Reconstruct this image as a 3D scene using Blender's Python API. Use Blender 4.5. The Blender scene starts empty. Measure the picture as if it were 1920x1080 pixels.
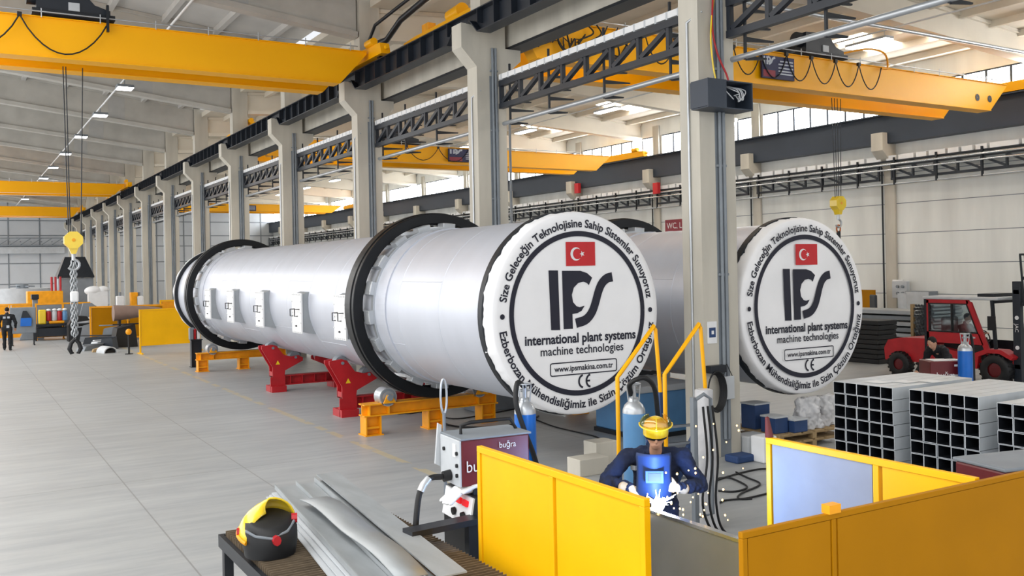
import bpy, bmesh, math, random
from mathutils import Vector, Matrix
PI = math.pi
random.seed(7)
SC = bpy.context.scene
COL = SC.collection
V = Vector

# ------------------------------------------------------------------ camera
H = 3.2
F = 1755.0
PPX, PPY = 960.0, 498.0
EX = V((0.85858949, -0.01547818, 0.51243001))      # world X seen as (right, down, forward)
EY = V((-0.51229996, 0.01174327, 0.85872629))
EZ = V((-0.01930912, -0.99981124, 0.00215317))
RIGHT = V((EX[0], EY[0], EZ[0]))
DOWN = V((EX[1], EY[1], EZ[1]))
FWD = V((EX[2], EY[2], EZ[2]))
cam = bpy.data.cameras.new('camera')
camo = bpy.data.objects.new('camera', cam)
COL.objects.link(camo)
m3 = Matrix((RIGHT, -DOWN, -FWD)).transposed()
camo.matrix_world = Matrix.Translation((0, 0, H)) @ m3.to_4x4()
cam.sensor_width = 36
cam.lens = 36 * F / 1920
cam.shift_x = 0
cam.shift_y = (PPY - 540) / 1920
cam.clip_end = 400
SC.camera = camo


def ray(px, py):
    return RIGHT * ((px - PPX) / F) + DOWN * ((py - PPY) / F) + FWD


def at(px, py, z=0.0):
    """the point of the horizontal plane z that the photo shows at a pixel"""
    d = ray(px, py)
    t = (z - H) / d.z
    return V((d.x * t, d.y * t, z))


def aty(px, py, y):
    d = ray(px, py)
    t = y / d.y
    return V((d.x * t, y, H + d.z * t))


def atd(px, py, dist):
    d = ray(px, py)
    return V((d.x * dist, d.y * dist, H + d.z * dist))


# ------------------------------------------------------------------ materials
def lin(hx):
    hx = hx.lstrip('#')
    out = []
    for i in (0, 2, 4):
        c = int(hx[i:i + 2], 16) / 255
        out.append(c / 12.92 if c <= 0.04045 else ((c + 0.055) / 1.055) ** 2.4)
    return out


def mat(name, hx, rough=0.5, metal=0.0, var=0.12, scale=3.0, bump=0.0, stretch=(1, 1, 1), spec=0.5, coat=0.0):
    m = bpy.data.materials.new(name)
    m.use_nodes = True
    nt = m.node_tree
    b = nt.nodes['Principled BSDF']
    c = lin(hx)
    tc = nt.nodes.new('ShaderNodeTexCoord')
    mp = nt.nodes.new('ShaderNodeMapping')
    mp.inputs['Scale'].default_value = stretch
    nz = nt.nodes.new('ShaderNodeTexNoise')
    nz.inputs['Scale'].default_value = scale
    nz.inputs['Detail'].default_value = 5
    rp = nt.nodes.new('ShaderNodeValToRGB')
    rp.color_ramp.elements[0].position = 0.3
    rp.color_ramp.elements[1].position = 0.7
    rp.color_ramp.elements[0].color = [max(0, x * (1 - var)) for x in c] + [1]
    rp.color_ramp.elements[1].color = [min(1, x * (1 + var)) for x in c] + [1]
    L = nt.links.new
    L(tc.outputs['Object'], mp.inputs['Vector'])
    L(mp.outputs[0], nz.inputs['Vector'])
    L(nz.outputs['Fac'], rp.inputs[0])
    L(rp.outputs[0], b.inputs['Base Color'])
    b.inputs['Roughness'].default_value = rough
    b.inputs['Metallic'].default_value = metal
    b.inputs['Specular IOR Level'].default_value = spec
    b.inputs['Coat Weight'].default_value = coat
    if bump:
        bp = nt.nodes.new('ShaderNodeBump')
        bp.inputs['Strength'].default_value = bump
        bp.inputs['Distance'].default_value = 0.05
        L(nz.outputs['Fac'], bp.inputs['Height'])
        L(bp.outputs[0], b.inputs['Normal'])
    return m


def emat(name, hx, strength):
    m = mat(name, hx, 0.6)
    b = m.node_tree.nodes['Principled BSDF']
    b.inputs['Emission Color'].default_value = lin(hx) + [1]
    b.inputs['Emission Strength'].default_value = strength
    return m


def glassmat(name, hx, mix):
    m = bpy.data.materials.new(name)
    m.use_nodes = True
    nt = m.node_tree
    nt.nodes.clear()
    o = nt.nodes.new('ShaderNodeOutputMaterial')
    mx = nt.nodes.new('ShaderNodeMixShader')
    mx.inputs[0].default_value = mix
    t = nt.nodes.new('ShaderNodeBsdfTransparent')
    t.inputs[0].default_value = lin(hx) + [1]
    g = nt.nodes.new('ShaderNodeBsdfGlossy')
    g.inputs['Roughness'].default_value = 0.05
    nt.links.new(t.outputs[0], mx.inputs[1])
    nt.links.new(g.outputs[0], mx.inputs[2])
    nt.links.new(mx.outputs[0], o.inputs[0])
    return m


MT = {}
MT['conc'] = mat('precast_concrete', '#C3BEB2', 0.85, 0, 0.13, 1.6, 0.05, (1, 1, 0.25))
MT['conc_beam'] = mat('roof_concrete', '#BCB9B2', 0.9, 0, 0.10, 1.2, 0.04, (1, 1, 1))
MT['roof'] = mat('roof_panel', '#C8C6C2', 0.9, 0, 0.08, 0.6, 0.0)
MT['roofr'] = mat('roof_panel_cream', '#DDD5C6', 0.9, 0, 0.08, 0.6, 0.0)
MT['patch'] = mat('grey_patch', '#B6B5B2', 0.9, 0, 0.05)
MT['yel'] = mat('crane_yellow', '#FFB400', 0.4, 0, 0.05, 0.5, 0.0, (1, 1, 1), 0.3)
MT['yelscr'] = mat('screen_yellow', '#F6B800', 0.42, 0, 0.06, 1.4, 0.0, (1, 1, 1), 0.3)
MT['amber'] = mat('screen_amber', '#AA7200', 0.5, 0, 0.08, 1.4, 0.0, (1, 1, 1), 0.12)
MT['orange'] = mat('stand_orange', '#F0A000', 0.45, 0, 0.12, 4)
MT['navy'] = mat('steel_navy', '#20262F', 0.42, 0.0, 0.12, 2)
MT['navyw'] = mat('steel_slate', '#313A47', 0.5, 0.0, 0.10, 0.7)
MT['dark'] = mat('dark_steel', '#22262C', 0.45, 0.3, 0.15, 5)
MT['black'] = mat('black_rubber', '#101114', 0.55, 0, 0.2, 6)
MT['tyre'] = mat('tyre_black', '#14161A', 0.38, 0.4, 0.15, 3)
MT['silver'] = mat('silver_paint', '#C8CCD6', 0.40, 0.30, 0.03, 0.8, 0.01, (1, 3, 1))
MT['steel'] = mat('bare_steel', '#A9ADB0', 0.38, 0.7, 0.10, 2, 0.0, (6, 1, 1))
MT['tube'] = mat('square_tube_steel', '#CDD2D6', 0.42, 0.35, 0.08, 3)
MT['galv'] = mat('galvanised', '#B9BDC1', 0.35, 0.6, 0.08, 4)
MT['chrome'] = mat('bright_steel', '#D0D3D6', 0.2, 0.9, 0.06, 4)
MT['fabric'] = mat('white_cover_fabric', '#F2F2F4', 0.75, 0, 0.03, 1.5, 0.25)
MT['print'] = mat('navy_print', '#17182A', 0.6, 0, 0.08, 4)
MT['red'] = mat('machine_red', '#B01C24', 0.4, 0, 0.12, 4)
MT['flagred'] = mat('flag_red', '#C4242A', 0.6, 0, 0.06, 4)
MT['dred'] = mat('dark_red', '#64141A', 0.4, 0, 0.14, 4)
MT['blue'] = mat('bottle_blue', '#1668C4', 0.35, 0, 0.12, 3)
MT['pblue'] = mat('pale_blue_bottle', '#5C8FBE', 0.4, 0, 0.10, 3)
MT['dblue'] = mat('box_blue', '#24406E', 0.6, 0, 0.15, 3)
MT['grey'] = mat('machine_grey', '#7E858C', 0.5, 0, 0.1, 3)
MT['lgrey'] = mat('light_grey', '#BFC3C7', 0.5, 0, 0.08, 3)
MT['white'] = mat('white_paint', '#E6E7E8', 0.55, 0, 0.05, 3)
MT['hatchgrey'] = mat('hatch_grey', '#9DA2A6', 0.5, 0.2, 0.06, 3)
MT['sheetgrey'] = mat('sheet_metal_grey', '#A2A7AA', 0.48, 0.25, 0.10, 2, 0.0, (4, 1, 1))
MT['bluegrey'] = mat('screen_blue_grey', '#9096A6', 0.6, 0, 0.06, 3)
MT['shield'] = mat('shield_blue', '#1E3768', 0.6, 0, 0.08, 4)
MT['rust'] = mat('slat_steel', '#6A5C4A', 0.8, 0, 0.25, 8)
MT['cloth'] = mat('navy_workwear', '#17223F', 0.9, 0, 0.2, 7, 0.7)
MT['bclothing'] = mat('black_clothing', '#15171C', 0.85, 0, 0.2, 8, 0.2)
MT['skin'] = mat('skin', '#C99A80', 0.6, 0, 0.08, 8)
MT['glove'] = mat('leather_glove', '#CDB89C', 0.8, 0, 0.12, 12, 0.2)
MT['hair'] = mat('dark_hair', '#15110F', 0.8, 0, 0.2, 20)
MT['refl'] = mat('reflective_band', '#A9AEB8', 0.4, 0.2, 0.08, 8)
MT['capyel'] = mat('cap_yellow', '#EDCB2C', 0.25, 0, 0.06, 4, 0, (1, 1, 1), 0.5, 0.5)
MT['wood'] = mat('pallet_wood', '#A58C66', 0.85, 0, 0.2, 6, 0.1, (1, 8, 1))
MT['brown'] = mat('brown_board', '#8A746A', 0.5, 0, 0.1, 3)
MT['green'] = mat('dark_green', '#2E4636', 0.55, 0, 0.15, 3)
MT['bag'] = mat('plastic_bag', '#C9C9CB', 0.35, 0, 0.12, 5, 0.5)
MT['copper'] = mat('copper_hook', '#B8683A', 0.4, 0.5, 0.1, 5)
MT['brick'] = mat('sign_red', '#8E3440', 0.6, 0, 0.06, 4)
MT['poster'] = mat('poster_blue', '#2A2C50', 0.6, 0, 0.25, 2.5)
MT['wall'] = mat('wall_panel_concrete', '#E2E4E1', 0.88, 0, 0.09, 1.2, 0.03, (1, 1, 0.15))
MT['wallback'] = mat('end_wall_panel', '#C9CDD2', 0.5, 0, 0.05, 0.5)
MT['skylight'] = emat('skylight_panel', '#FFF6EA', 8.0)
MT['lampon'] = emat('lamp_diffuser', '#FFFFFF', 12.0)
MT['arc'] = emat('welding_arc', '#E6EEFF', 60.0)
MT['spark'] = emat('spark_glow', '#FFC878', 4.0)
MT['redlight'] = emat('red_display', '#E01820', 0.5)
MT['glass'] = emat('daylit_window_glass', '#F6FAFF', 15.0)
MT['cabglass'] = glassmat('cab_glass', '#DCE6E8', 0.16)
MT['visor'] = glassmat('tinted_visor', '#F4E6A4', 0.10)


def floor_material():
    m = mat('polished_concrete_floor', '#A6A9AB', 0.42, 0, 0.08, 0.35, 0.0, (0.6, 1.6, 1))
    nt = m.node_tree
    L = nt.links.new
    b = nt.nodes['Principled BSDF']
    base = b.inputs['Base Color'].links[0].from_socket
    tc = nt.nodes.new('ShaderNodeTexCoord')
    sp = nt.nodes.new('ShaderNodeSeparateXYZ')
    L(tc.outputs['Object'], sp.inputs[0])

    def math_(op, a, bb=None, c=None):
        n = nt.nodes.new('ShaderNodeMath')
        n.operation = op
        for i, q in enumerate((a, bb, c)):
            if q is None:
                continue
            if isinstance(q, (int, float)):
                n.inputs[i].default_value = q
            else:
                L(q, n.inputs[i])
        return n.outputs[0]

    def strip(sock, c, w):
        return math_('LESS_THAN', math_('ABSOLUTE', math_('SUBTRACT', sock, c)), w)

    # brushed stains
    mp = nt.nodes.new('ShaderNodeMapping')
    mp.inputs['Scale'].default_value = (0.5, 3.0, 1)
    mp.inputs['Rotation'].default_value = (0, 0, 0.25)
    L(tc.outputs['Object'], mp.inputs[0])
    nz = nt.nodes.new('ShaderNodeTexNoise')
    nz.inputs['Scale'].default_value = 1.3
    nz.inputs['Detail'].default_value = 8
    nz.inputs['Roughness'].default_value = 0.65
    L(mp.outputs[0], nz.inputs['Vector'])
    rp = nt.nodes.new('ShaderNodeValToRGB')
    rp.color_ramp.elements[0].position = 0.32
    rp.color_ramp.elements[0].color = (0.82, 0.82, 0.83, 1)
    rp.color_ramp.elements[1].position = 0.62
    rp.color_ramp.elements[1].color = (1.04, 1.03, 1.0, 1)
    L(nz.outputs['Fac'], rp.inputs[0])
    mul = nt.nodes.new('ShaderNodeMix')
    mul.data_type = 'RGBA'
    mul.blend_type = 'MULTIPLY'
    mul.inputs[0].default_value = 1
    L(base, mul.inputs[6])
    L(rp.outputs[0], mul.inputs[7])
    cur = mul.outputs[2]
    # joints
    acc = None
    for c in (15.5, 25.0, 34.5, 44.0, 6.0):
        s = strip(sp.outputs[1], c, 0.012)
        acc = s if acc is None else math_('MAXIMUM', acc, s)
    for c in (-4.0, -0.9, 2.2, 4.05, 10.0, 13.5, 19.0, 25.0):
        acc = math_('MAXIMUM', acc, strip(sp.outputs[0], c, 0.010))
    mj = nt.nodes.new('ShaderNodeMix')
    mj.data_type = 'RGBA'
    L(math_('MULTIPLY', acc, 0.55), mj.inputs[0])
    L(cur, mj.inputs[6])
    mj.inputs[7].default_value = (0.16, 0.155, 0.15, 1)
    cur = mj.outputs[2]
    # worn yellow line
    n2 = nt.nodes.new('ShaderNodeTexNoise')
    n2.inputs['Scale'].default_value = 1.1
    n2.inputs['Detail'].default_value = 6
    L(tc.outputs['Object'], n2.inputs['Vector'])
    wear = math_('GREATER_THAN', n2.outputs['Fac'], 0.47)
    ln = math_('MULTIPLY', strip(sp.outputs[0], 6.38, 0.075), wear)
    my = nt.nodes.new('ShaderNodeMix')
    my.data_type = 'RGBA'
    L(math_('MULTIPLY', ln, 0.4), my.inputs[0])
    L(cur, my.inputs[6])
    my.inputs[7].default_value = (0.62, 0.47, 0.16, 1)
    L(my.outputs[2], b.inputs['Base Color'])
    return m


MT['floor'] = floor_material()


# ------------------------------------------------------------------ geometry helpers
class G:
    def __init__(s):
        s.v, s.f, s.m, s.s = [], [], [], []

    def add(s, vs, fs, m=0, sm=False):
        o = len(s.v)
        s.v += [tuple(p) for p in vs]
        for f in fs:
            s.f.append([i + o for i in f])
            s.m.append(m)
            s.s.append(sm)
        return s

    def box(s, x0, x1, y0, y1, z0, z1, m=0):
        vs = [(x, y, z) for x in (x0, x1) for y in (y0, y1) for z in (z0, z1)]
        return s.add(vs, [(0, 1, 3, 2), (4, 6, 7, 5), (0, 4, 5, 1), (2, 3, 7, 6), (0, 2, 6, 4), (1, 5, 7, 3)], m)

    def ob(s, c, size, R=None, m=0):
        R = R or Matrix.Identity(3)
        c = V(c)
        vs = [c + R @ V((x * size[0] / 2, y * size[1] / 2, z * size[2] / 2)) for x in (-1, 1) for y in (-1, 1) for z in (-1, 1)]
        return s.add(vs, [(0, 1, 3, 2), (4, 6, 7, 5), (0, 4, 5, 1), (2, 3, 7, 6), (0, 2, 6, 4), (1, 5, 7, 3)], m)

    def bar(s, p0, p1, w, h=None, m=0, up=(0, 0, 1)):
        p0, p1 = V(p0), V(p1)
        d = (p1 - p0)
        n = d.normalized()
        up = V(up)
        if abs(n.dot(up)) > 0.95:
            up = V((0, 1, 0))
        a = n.cross(up).normalized()
        b = a.cross(n)
        R = Matrix((n, a, b)).transposed()
        return s.ob((p0 + p1) / 2, (d.length, w, h or w), R, m)

    def cyl(s, p0, p1, r, r1=None, n=16, m=0, cap=True, sm=True):
        p0, p1 = V(p0), V(p1)
        r1 = r if r1 is None else r1
        d = (p1 - p0).normalized()
        a = d.orthogonal().normalized()
        b = d.cross(a)
        ring0 = [p0 + (a * math.cos(2 * PI * i / n) + b * math.sin(2 * PI * i / n)) * r for i in range(n)]
        ring1 = [p1 + (a * math.cos(2 * PI * i / n) + b * math.sin(2 * PI * i / n)) * r1 for i in range(n)]
        s.add(ring0 + ring1, [(i, (i + 1) % n, n + (i + 1) % n, n + i) for i in range(n)], m, sm)
        if cap:
            if r > 1e-6:
                s.add(ring0, [list(range(n))[::-1]], m)
            if r1 > 1e-6:
                s.add(ring1, [list(range(n))], m)
        return s

    def tube(s, pts, r, n=8, m=0, closed=False):
        pts = [V(p) for p in pts]
        k = len(pts)
        rings = []
        ref = None
        for i, p in enumerate(pts):
            if closed:
                t = pts[(i + 1) % k] - pts[i - 1]
            else:
                t = pts[min(i + 1, k - 1)] - pts[max(i - 1, 0)]
            t.normalize()
            if ref is None:
                ref = t.orthogonal().normalized()
            ref = (ref - t * ref.dot(t))
            if ref.length < 1e-6:
                ref = t.orthogonal()
            ref.normalize()
            b = t.cross(ref)
            rr = r[i] if isinstance(r, (list, tuple)) else r
            rings += [p + (ref * math.cos(2 * PI * j / n) + b * math.sin(2 * PI * j / n)) * rr for j in range(n)]
        fs = []
        for i in range(k if closed else k - 1):
            o0, o1 = i * n, ((i + 1) % k) * n
            fs += [(o0 + j, o0 + (j + 1) % n, o1 + (j + 1) % n, o1 + j) for j in range(n)]
        s.add(rings, fs, m, True)
        if not closed:
            s.add(rings[:n], [list(range(n))[::-1]], m)
            s.add(rings[-n:], [list(range(n))], m)
        return s

    def prism(s, poly, axis, a, b, m=0):
        def mk(p, q):
            return {'x': (q, p[0], p[1]), 'y': (p[0], q, p[1]), 'z': (p[0], p[1], q)}[axis]
        n = len(poly)
        A = [mk(p, a) for p in poly]
        B = [mk(p, b) for p in poly]
        s.add(A, [list(range(n))], m)
        s.add(B, [list(range(n))[::-1]], m)
        for i in range(n):
            j = (i + 1) % n
            s.add([A[i], A[j], B[j], B[i]], [(0, 1, 2, 3)], m)
        return s

    def lathe(s, prof, c=(0, 0, 0), axis='z', n=32, m=0, sm=True, closed=False):
        c = V(c)
        vs = []
        for r, h in prof:
            for i in range(n):
                x, y = r * math.cos(2 * PI * i / n), r * math.sin(2 * PI * i / n)
                vs.append(c + (V((x, y, h)) if axis == 'z' else V((x, h, y)) if axis == 'y' else V((h, x, y))))
        fs = []
        k = len(prof)
        for q in range(k if closed else k - 1):
            o0, o1 = q * n, ((q + 1) % k) * n
            fs += [(o0 + i, o0 + (i + 1) % n, o1 + (i + 1) % n, o1 + i) for i in range(n)]
        return s.add(vs, fs, m, sm)

    def ball(s, c, r, n=12, m=0, R=None):
        c = V(c)
        r = (r, r, r) if isinstance(r, (int, float)) else r
        vs, fs = [], []
        k = n // 2
        for i in range(k + 1):
            th = PI * i / k
            for j in range(n):
                ph = 2 * PI * j / n
                p = V((r[0] * math.sin(th) * math.cos(ph), r[1] * math.sin(th) * math.sin(ph), r[2] * math.cos(th)))
                vs.append(c + (R @ p if R else p))
        for i in range(k):
            fs += [(i * n + j, (i + 1) * n + j, (i + 1) * n + (j + 1) % n, i * n + (j + 1) % n) for j in range(n)]
        return s.add(vs, fs, m, True)

    def ibeam(s, p0, p1, w, h, t=0.02, m=0):
        """I-section from p0 to p1 (centre line), upright"""
        p0, p1 = V(p0), V(p1)
        z = V((0, 0, 1))
        s.bar(p0, p1, t, h, m)
        s.bar(p0 + z * (h / 2 - t / 2), p1 + z * (h / 2 - t / 2), w, t, m)
        s.bar(p0 - z * (h / 2 - t / 2), p1 - z * (h / 2 - t / 2), w, t, m)
        return s

    def xf(s, M):
        s.v = [tuple(M @ V(p)) for p in s.v]
        return s

    def build(s, name, mats, parent=None, bevel=0.0, merge=False):
        me = bpy.data.meshes.new(name)
        me.from_pydata(s.v, [], s.f)
        for mm in (mats if isinstance(mats, (list, tuple)) else [mats]):
            me.materials.append(MT[mm] if isinstance(mm, str) else mm)
        for i, p in enumerate(me.polygons):
            p.material_index = s.m[i]
            p.use_smooth = s.s[i]
        bm = bmesh.new()
        bm.from_mesh(me)
        if merge:
            bmesh.ops.remove_doubles(bm, verts=bm.verts, dist=1e-5)
        bmesh.ops.recalc_face_normals(bm, faces=bm.faces)
        bm.to_mesh(me)
        bm.free()
        o = bpy.data.objects.new(name, me)
        COL.objects.link(o)
        if parent is not None:
            o.parent = parent
        if bevel:
            md = o.modifiers.new('edge', 'BEVEL')
            md.width = bevel
            md.segments = 2
            md.limit_method = 'ANGLE'
        return o


def tag(o, label, cat, group=None, kind=None):
    o['label'] = label
    o['category'] = cat
    if group:
        o['group'] = group
    if kind:
        o['kind'] = kind
    return o


def thing(name, label, cat, loc=(0, 0, 0), rz=0.0, group=None, kind=None):
    o = bpy.data.objects.new(name, None)
    COL.objects.link(o)
    o.location = loc
    o.rotation_euler = (0, 0, rz)
    o.empty_display_size = 0.1
    return tag(o, label, cat, group, kind)


def dup(root, loc, rz=None, label=None, group=None):
    r = root.copy()
    COL.objects.link(r)
    r.location = loc
    if rz is not None:
        r.rotation_euler = (0, 0, rz)
    if label:
        r['label'] = label
    if group:
        r['group'] = group
    for ch in list(root.children):
        c = ch.copy()
        COL.objects.link(c)
        c.parent = r
        for g in list(ch.children):
            d = g.copy()
            COL.objects.link(d)
            d.parent = c
    return r


ORD = ['first', 'second', 'third', 'fourth', 'fifth', 'sixth', 'seventh', 'eighth', 'ninth', 'tenth',
       'eleventh', 'twelfth', 'thirteenth', 'fourteenth', 'fifteenth', 'sixteenth']


def arcpts(c, r, a0, a1, n, plane='xz'):
    out = []
    for i in range(n + 1):
        a = a0 + (a1 - a0) * i / n
        u, w = r * math.cos(a), r * math.sin(a)
        c_ = V(c)
        out.append(c_ + (V((u, 0, w)) if plane == 'xz' else V((u, w, 0)) if plane == 'xy' else V((0, u, w))))
    return out


def spline(pts, n=6):
    """smooth curve through points"""
    P = [V(p) for p in pts]
    P = [P[0] * 2 - P[1]] + P + [P[-1] * 2 - P[-2]]
    out = []
    for i in range(1, len(P) - 2):
        for k in range(n):
            t = k / n
            a, b, c, d = P[i - 1], P[i], P[i + 1], P[i + 2]
            out.append(0.5 * ((2 * b) + (c - a) * t + (2 * a - 5 * b + 4 * c - d) * t * t + (3 * b - a - 3 * c + d) * t ** 3))
    out.append(P[-2])
    return out


_tc = {}


def text_geo(txt, bold=0.0, res=3):
    """(verts, faces, width) of a flat string of size 1"""
    key = (txt, bold, res)
    if key in _tc:
        return _tc[key]
    cu = bpy.data.curves.new('lettering', 'FONT')
    cu.body = txt
    cu.size = 1.0
    cu.offset = bold
    cu.resolution_u = res
    ob = bpy.data.objects.new('lettering', cu)
    COL.objects.link(ob)
    dg = bpy.context.evaluated_depsgraph_get()
    me = bpy.data.meshes.new_from_object(ob.evaluated_get(dg))
    vs = [(v.co.x, v.co.y) for v in me.vertices]
    fs = [list(p.vertices) for p in me.polygons]
    bpy.data.objects.remove(ob)
    bpy.data.curves.remove(cu)
    bpy.data.meshes.remove(me)
    x0 = min(v[0] for v in vs)
    x1 = max(v[0] for v in vs)
    vs = [(v[0] - x0, v[1]) for v in vs]
    _tc[key] = (vs, fs, x1 - x0)
    return _tc[key]


def put_text(g, txt, origin, ux, uz, size, width=None, align='l', m=0, bold=0.0):
    """lay a flat string on a plane: ux reading direction, uz up"""
    vs, fs, w = text_geo(txt, bold)
    sx = size if width is None else width / w
    off = {'l': 0, 'c': -w * sx / 2, 'r': -w * sx}[align]
    o, ux, uz = V(origin), V(ux), V(uz)
    g.add([o + ux * (x * sx + off) + uz * (y * size) for x, y in vs], fs, m)


# ------------------------------------------------------------------ setting
def struct(g, name, mats, label, cat, bevel=0.0):
    return tag(g.build(name, mats, None, bevel), label, cat, None, 'structure')


struct(G().box(-11, 34.2, -9, 113.2, -0.3, 0), 'floor', 'floor', 'smooth grey concrete hall floor with joints and a worn yellow line', 'floor')

COLS = list(range(-2, 13))


def coly(k):
    return 19.056 + 7.5 * k        # near face of a column


# -- columns
def column_geo():
    g = G()
    prof = [(10.52, 0), (11.30, 0), (11.30, 7.75), (11.72, 8.12), (11.72, 8.38), (11.30, 8.38), (11.30, 11.58), (10.64, 11.58),
            (10.64, 8.87), (10.127, 8.87), (10.127, 8.31), (10.52, 7.90)]
    prof = [(x - 10.52, z) for x, z in prof]
    g.prism(prof, 'y', 0, 0.47)
    return g


col0 = None
for i, k in enumerate(COLS):
    if i == 0:
        lab = 'concrete corbel column out of frame beside the camera'
    elif i == 1:
        lab = 'nearest full concrete column, between the two printed drum covers'
    else:
        lab = '%s concrete corbel column of the row, counting away from the one between the covers' % ORD[i - 1]
    if col0 is None:
        col0 = thing('column', lab, 'column', (10.52, coly(k), 0), 0, 'concrete columns down the middle of the hall', 'structure')
        column_geo().build('shaft', 'conc', col0, 0.02)
        g = G()
        for dx, rr in ((0.40, 0.03), (0.48, 0.035)):
            g.cyl((dx, -0.045, 0.3), (dx, -0.045, 8.35), rr, n=10)
        for z in (1.2, 3.0, 4.8, 6.4, 7.8):
            g.box(0.34, 0.54, -0.05, 0, z, z + 0.04)
        g.build('conduit', 'grey', col0)
        g = G()
        g.cyl((-0.02, 0.24, 0.4), (-0.02, 0.24, 7.2), 0.022, n=8)
        g.cyl((-0.02, 0.24, 7.2), (0.10, 0.0, 7.35), 0.022, n=8)
        g.build('thin_pipe', 'galv', col0)
        g = G()
        g.prism([(0.33, 0), (0.56, 0), (0.56, 7.7), (0.33, 7.7)], 'y', -0.004, 0.03)
        g.build('groove', 'grey', col0)
    else:
        dup(col0, (10.52, coly(k), 0), None, lab)

# -- crane runway on the left corbels, one beam per bay
rw = None
for i, k in enumerate(COLS[:-1]):
    y0, y1 = coly(k) + 0.235, coly(k) + 7.735
    lab = 'navy crane runway girder spanning the %s bay of the left corbels from the camera' % ORD[i]
    if rw is None:
        rw = thing('runway_girder', lab, 'crane runway', (10.43, y0, 8.87), 0, 'navy runway girders')
        g = G()
        L_ = 7.5
        # web with shallower ends over the corbels
        g.prism([(0.005, 0.0), (0.42, 0.0), (0.75, -0.30), (L_ - 0.75, -0.30), (L_ - 0.42, 0.0), (L_ - 0.005, 0.0), (L_ - 0.005, 0.2), (0.005, 0.2)], 'x', -0.012, 0.012)
        g.build('web', 'navy', rw)
        g = G()
        g.box(-0.175, 0.175, 0.005, L_ - 0.005, 0.2, 0.225)
        g.build('top_flange', 'navy', rw)
        g = G()
        pts = [(0.005, 0.0), (0.42, 0.0), (0.75, -0.30), (L_ - 0.75, -0.30), (L_ - 0.42, 0.0), (L_ - 0.005, 0.0)]
        for a, b in zip(pts[:-1], pts[1:]):
            g.bar((0, a[0], a[1]), (0, b[0], b[1]), 0.35, 0.025)
        g.build('bottom_flange', 'navy', rw)
        for j in range(1, 10):
            y = j * L_ / 10
            g = G()
            zb = -0.29 if 0.8 < y < L_ - 0.8 else -0.1
            g.box(-0.165, 0.165, y - 0.01, y + 0.01, zb, 0.2)
            g.build('stiffener', 'navy', rw)
        G().box(-0.03, 0.03, 0.005, L_ - 0.005, 0.225, 0.285).build('rail', 'dark', rw)
    else:
        dup(rw, (10.43, y0, 8.87), None, lab)

# -- concrete girder on the right corbels
cg = None
for i, k in enumerate(COLS[:-1]):
    y0 = coly(k) + 0.235
    lab = 'grey concrete crane girder over dark steel in the %s bay from the camera' % ORD[i]
    if cg is None:
        cg = thing('concrete_girder', lab, 'beam', (11.42, y0, 8.38), 0, 'concrete girders on the right corbels')
        G().box(0, 0.3, 0.01, 7.49, 0.06, 0.85).build('girder_body', 'conc', cg, 0.015)
        G().box(-0.02, 0.46, 0.01, 7.49, 0.0, 0.06).build('bottom_plate', 'dark', cg)
        G().box(0.10, 0.20, 0.005, 7.495, 0.85, 1.06).build('rail', 'dark', cg)
    else:
        dup(cg, (11.42, y0, 8.38), None, lab)

# -- cable truss between the columns
tr = None
for i, k in enumerate(COLS[:-1]):
    y0 = coly(k) + 0.47
    lab = 'navy lattice truss with white cable tray across the %s gap between columns from the camera' % ORD[i]
    if tr is None:
        tr = thing('lattice_truss', lab, 'truss', (11.08, y0, 6.98), 0, 'lattice trusses between the columns')
        Lt = 6.9
        G().box(-0.06, 0.06, 0.0, Lt, 0.46, 0.59).build('top_chord', 'navy', tr)
        G().box(-0.06, 0.06, 0.0, Lt, -0.06, 0.06).build('bottom_chord', 'navy', tr)
        n = 8
        for j in range(n + 1):
            y = 0.04 + j * (Lt - 0.08) / n
            G().box(-0.045, 0.045, y - 0.04, y + 0.04, 0.06, 0.46).build('post', 'navy', tr)
        for j in range(n):
            ya = 0.04 + j * (Lt - 0.08) / n
            yb = 0.04 + (j + 1) * (Lt - 0.08) / n
            G().bar((0, ya + 0.06, 0.44), (0, yb - 0.06, 0.08), 0.09, 0.09).build('diagonal', 'navy', tr)
        g = G()
        g.box(-0.05, 0.16, 0.02, Lt, 0.62, 0.74)
        for j in range(22):
            y = 0.25 + j * 0.31
            g.box(-0.053, 0.163, y, y + 0.05, 0.60, 0.745, 1)
        g.build('cable_tray', ['white', 'lgrey'], tr)
        for y in (0.95, 2.95, 4.95, 6.6):
            g = G()
            g.box(0.05, 0.09, y - 0.02, y + 0.02, -0.46, 0.95)
            for z, ln in ((0.36, 0.5), (0.08, 0.55), (-0.12, 0.62), (-0.42, 0.45)):
                g.prism([(0.09, z - 0.05), (0.09 + ln, z), (0.09 + ln, z + 0.025), (0.09, z + 0.03)], 'y', y - 0.02, y + 0.02)
            g.build('bracket', 'dark', tr)
        G().cyl((0.07, 0.01, -0.40), (0.07, Lt + 0.0, -0.40), 0.05, n=12).build('pipe', 'galv', tr)
    else:
        dup(tr, (11.08, y0, 6.98), None, lab)

# -- left bay roof
def zl(x):
    return 11.5 - 0.118 * abs(x)


def zr(x):
    return 10.95 - 0.065 * abs(x - 22.4)


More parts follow.
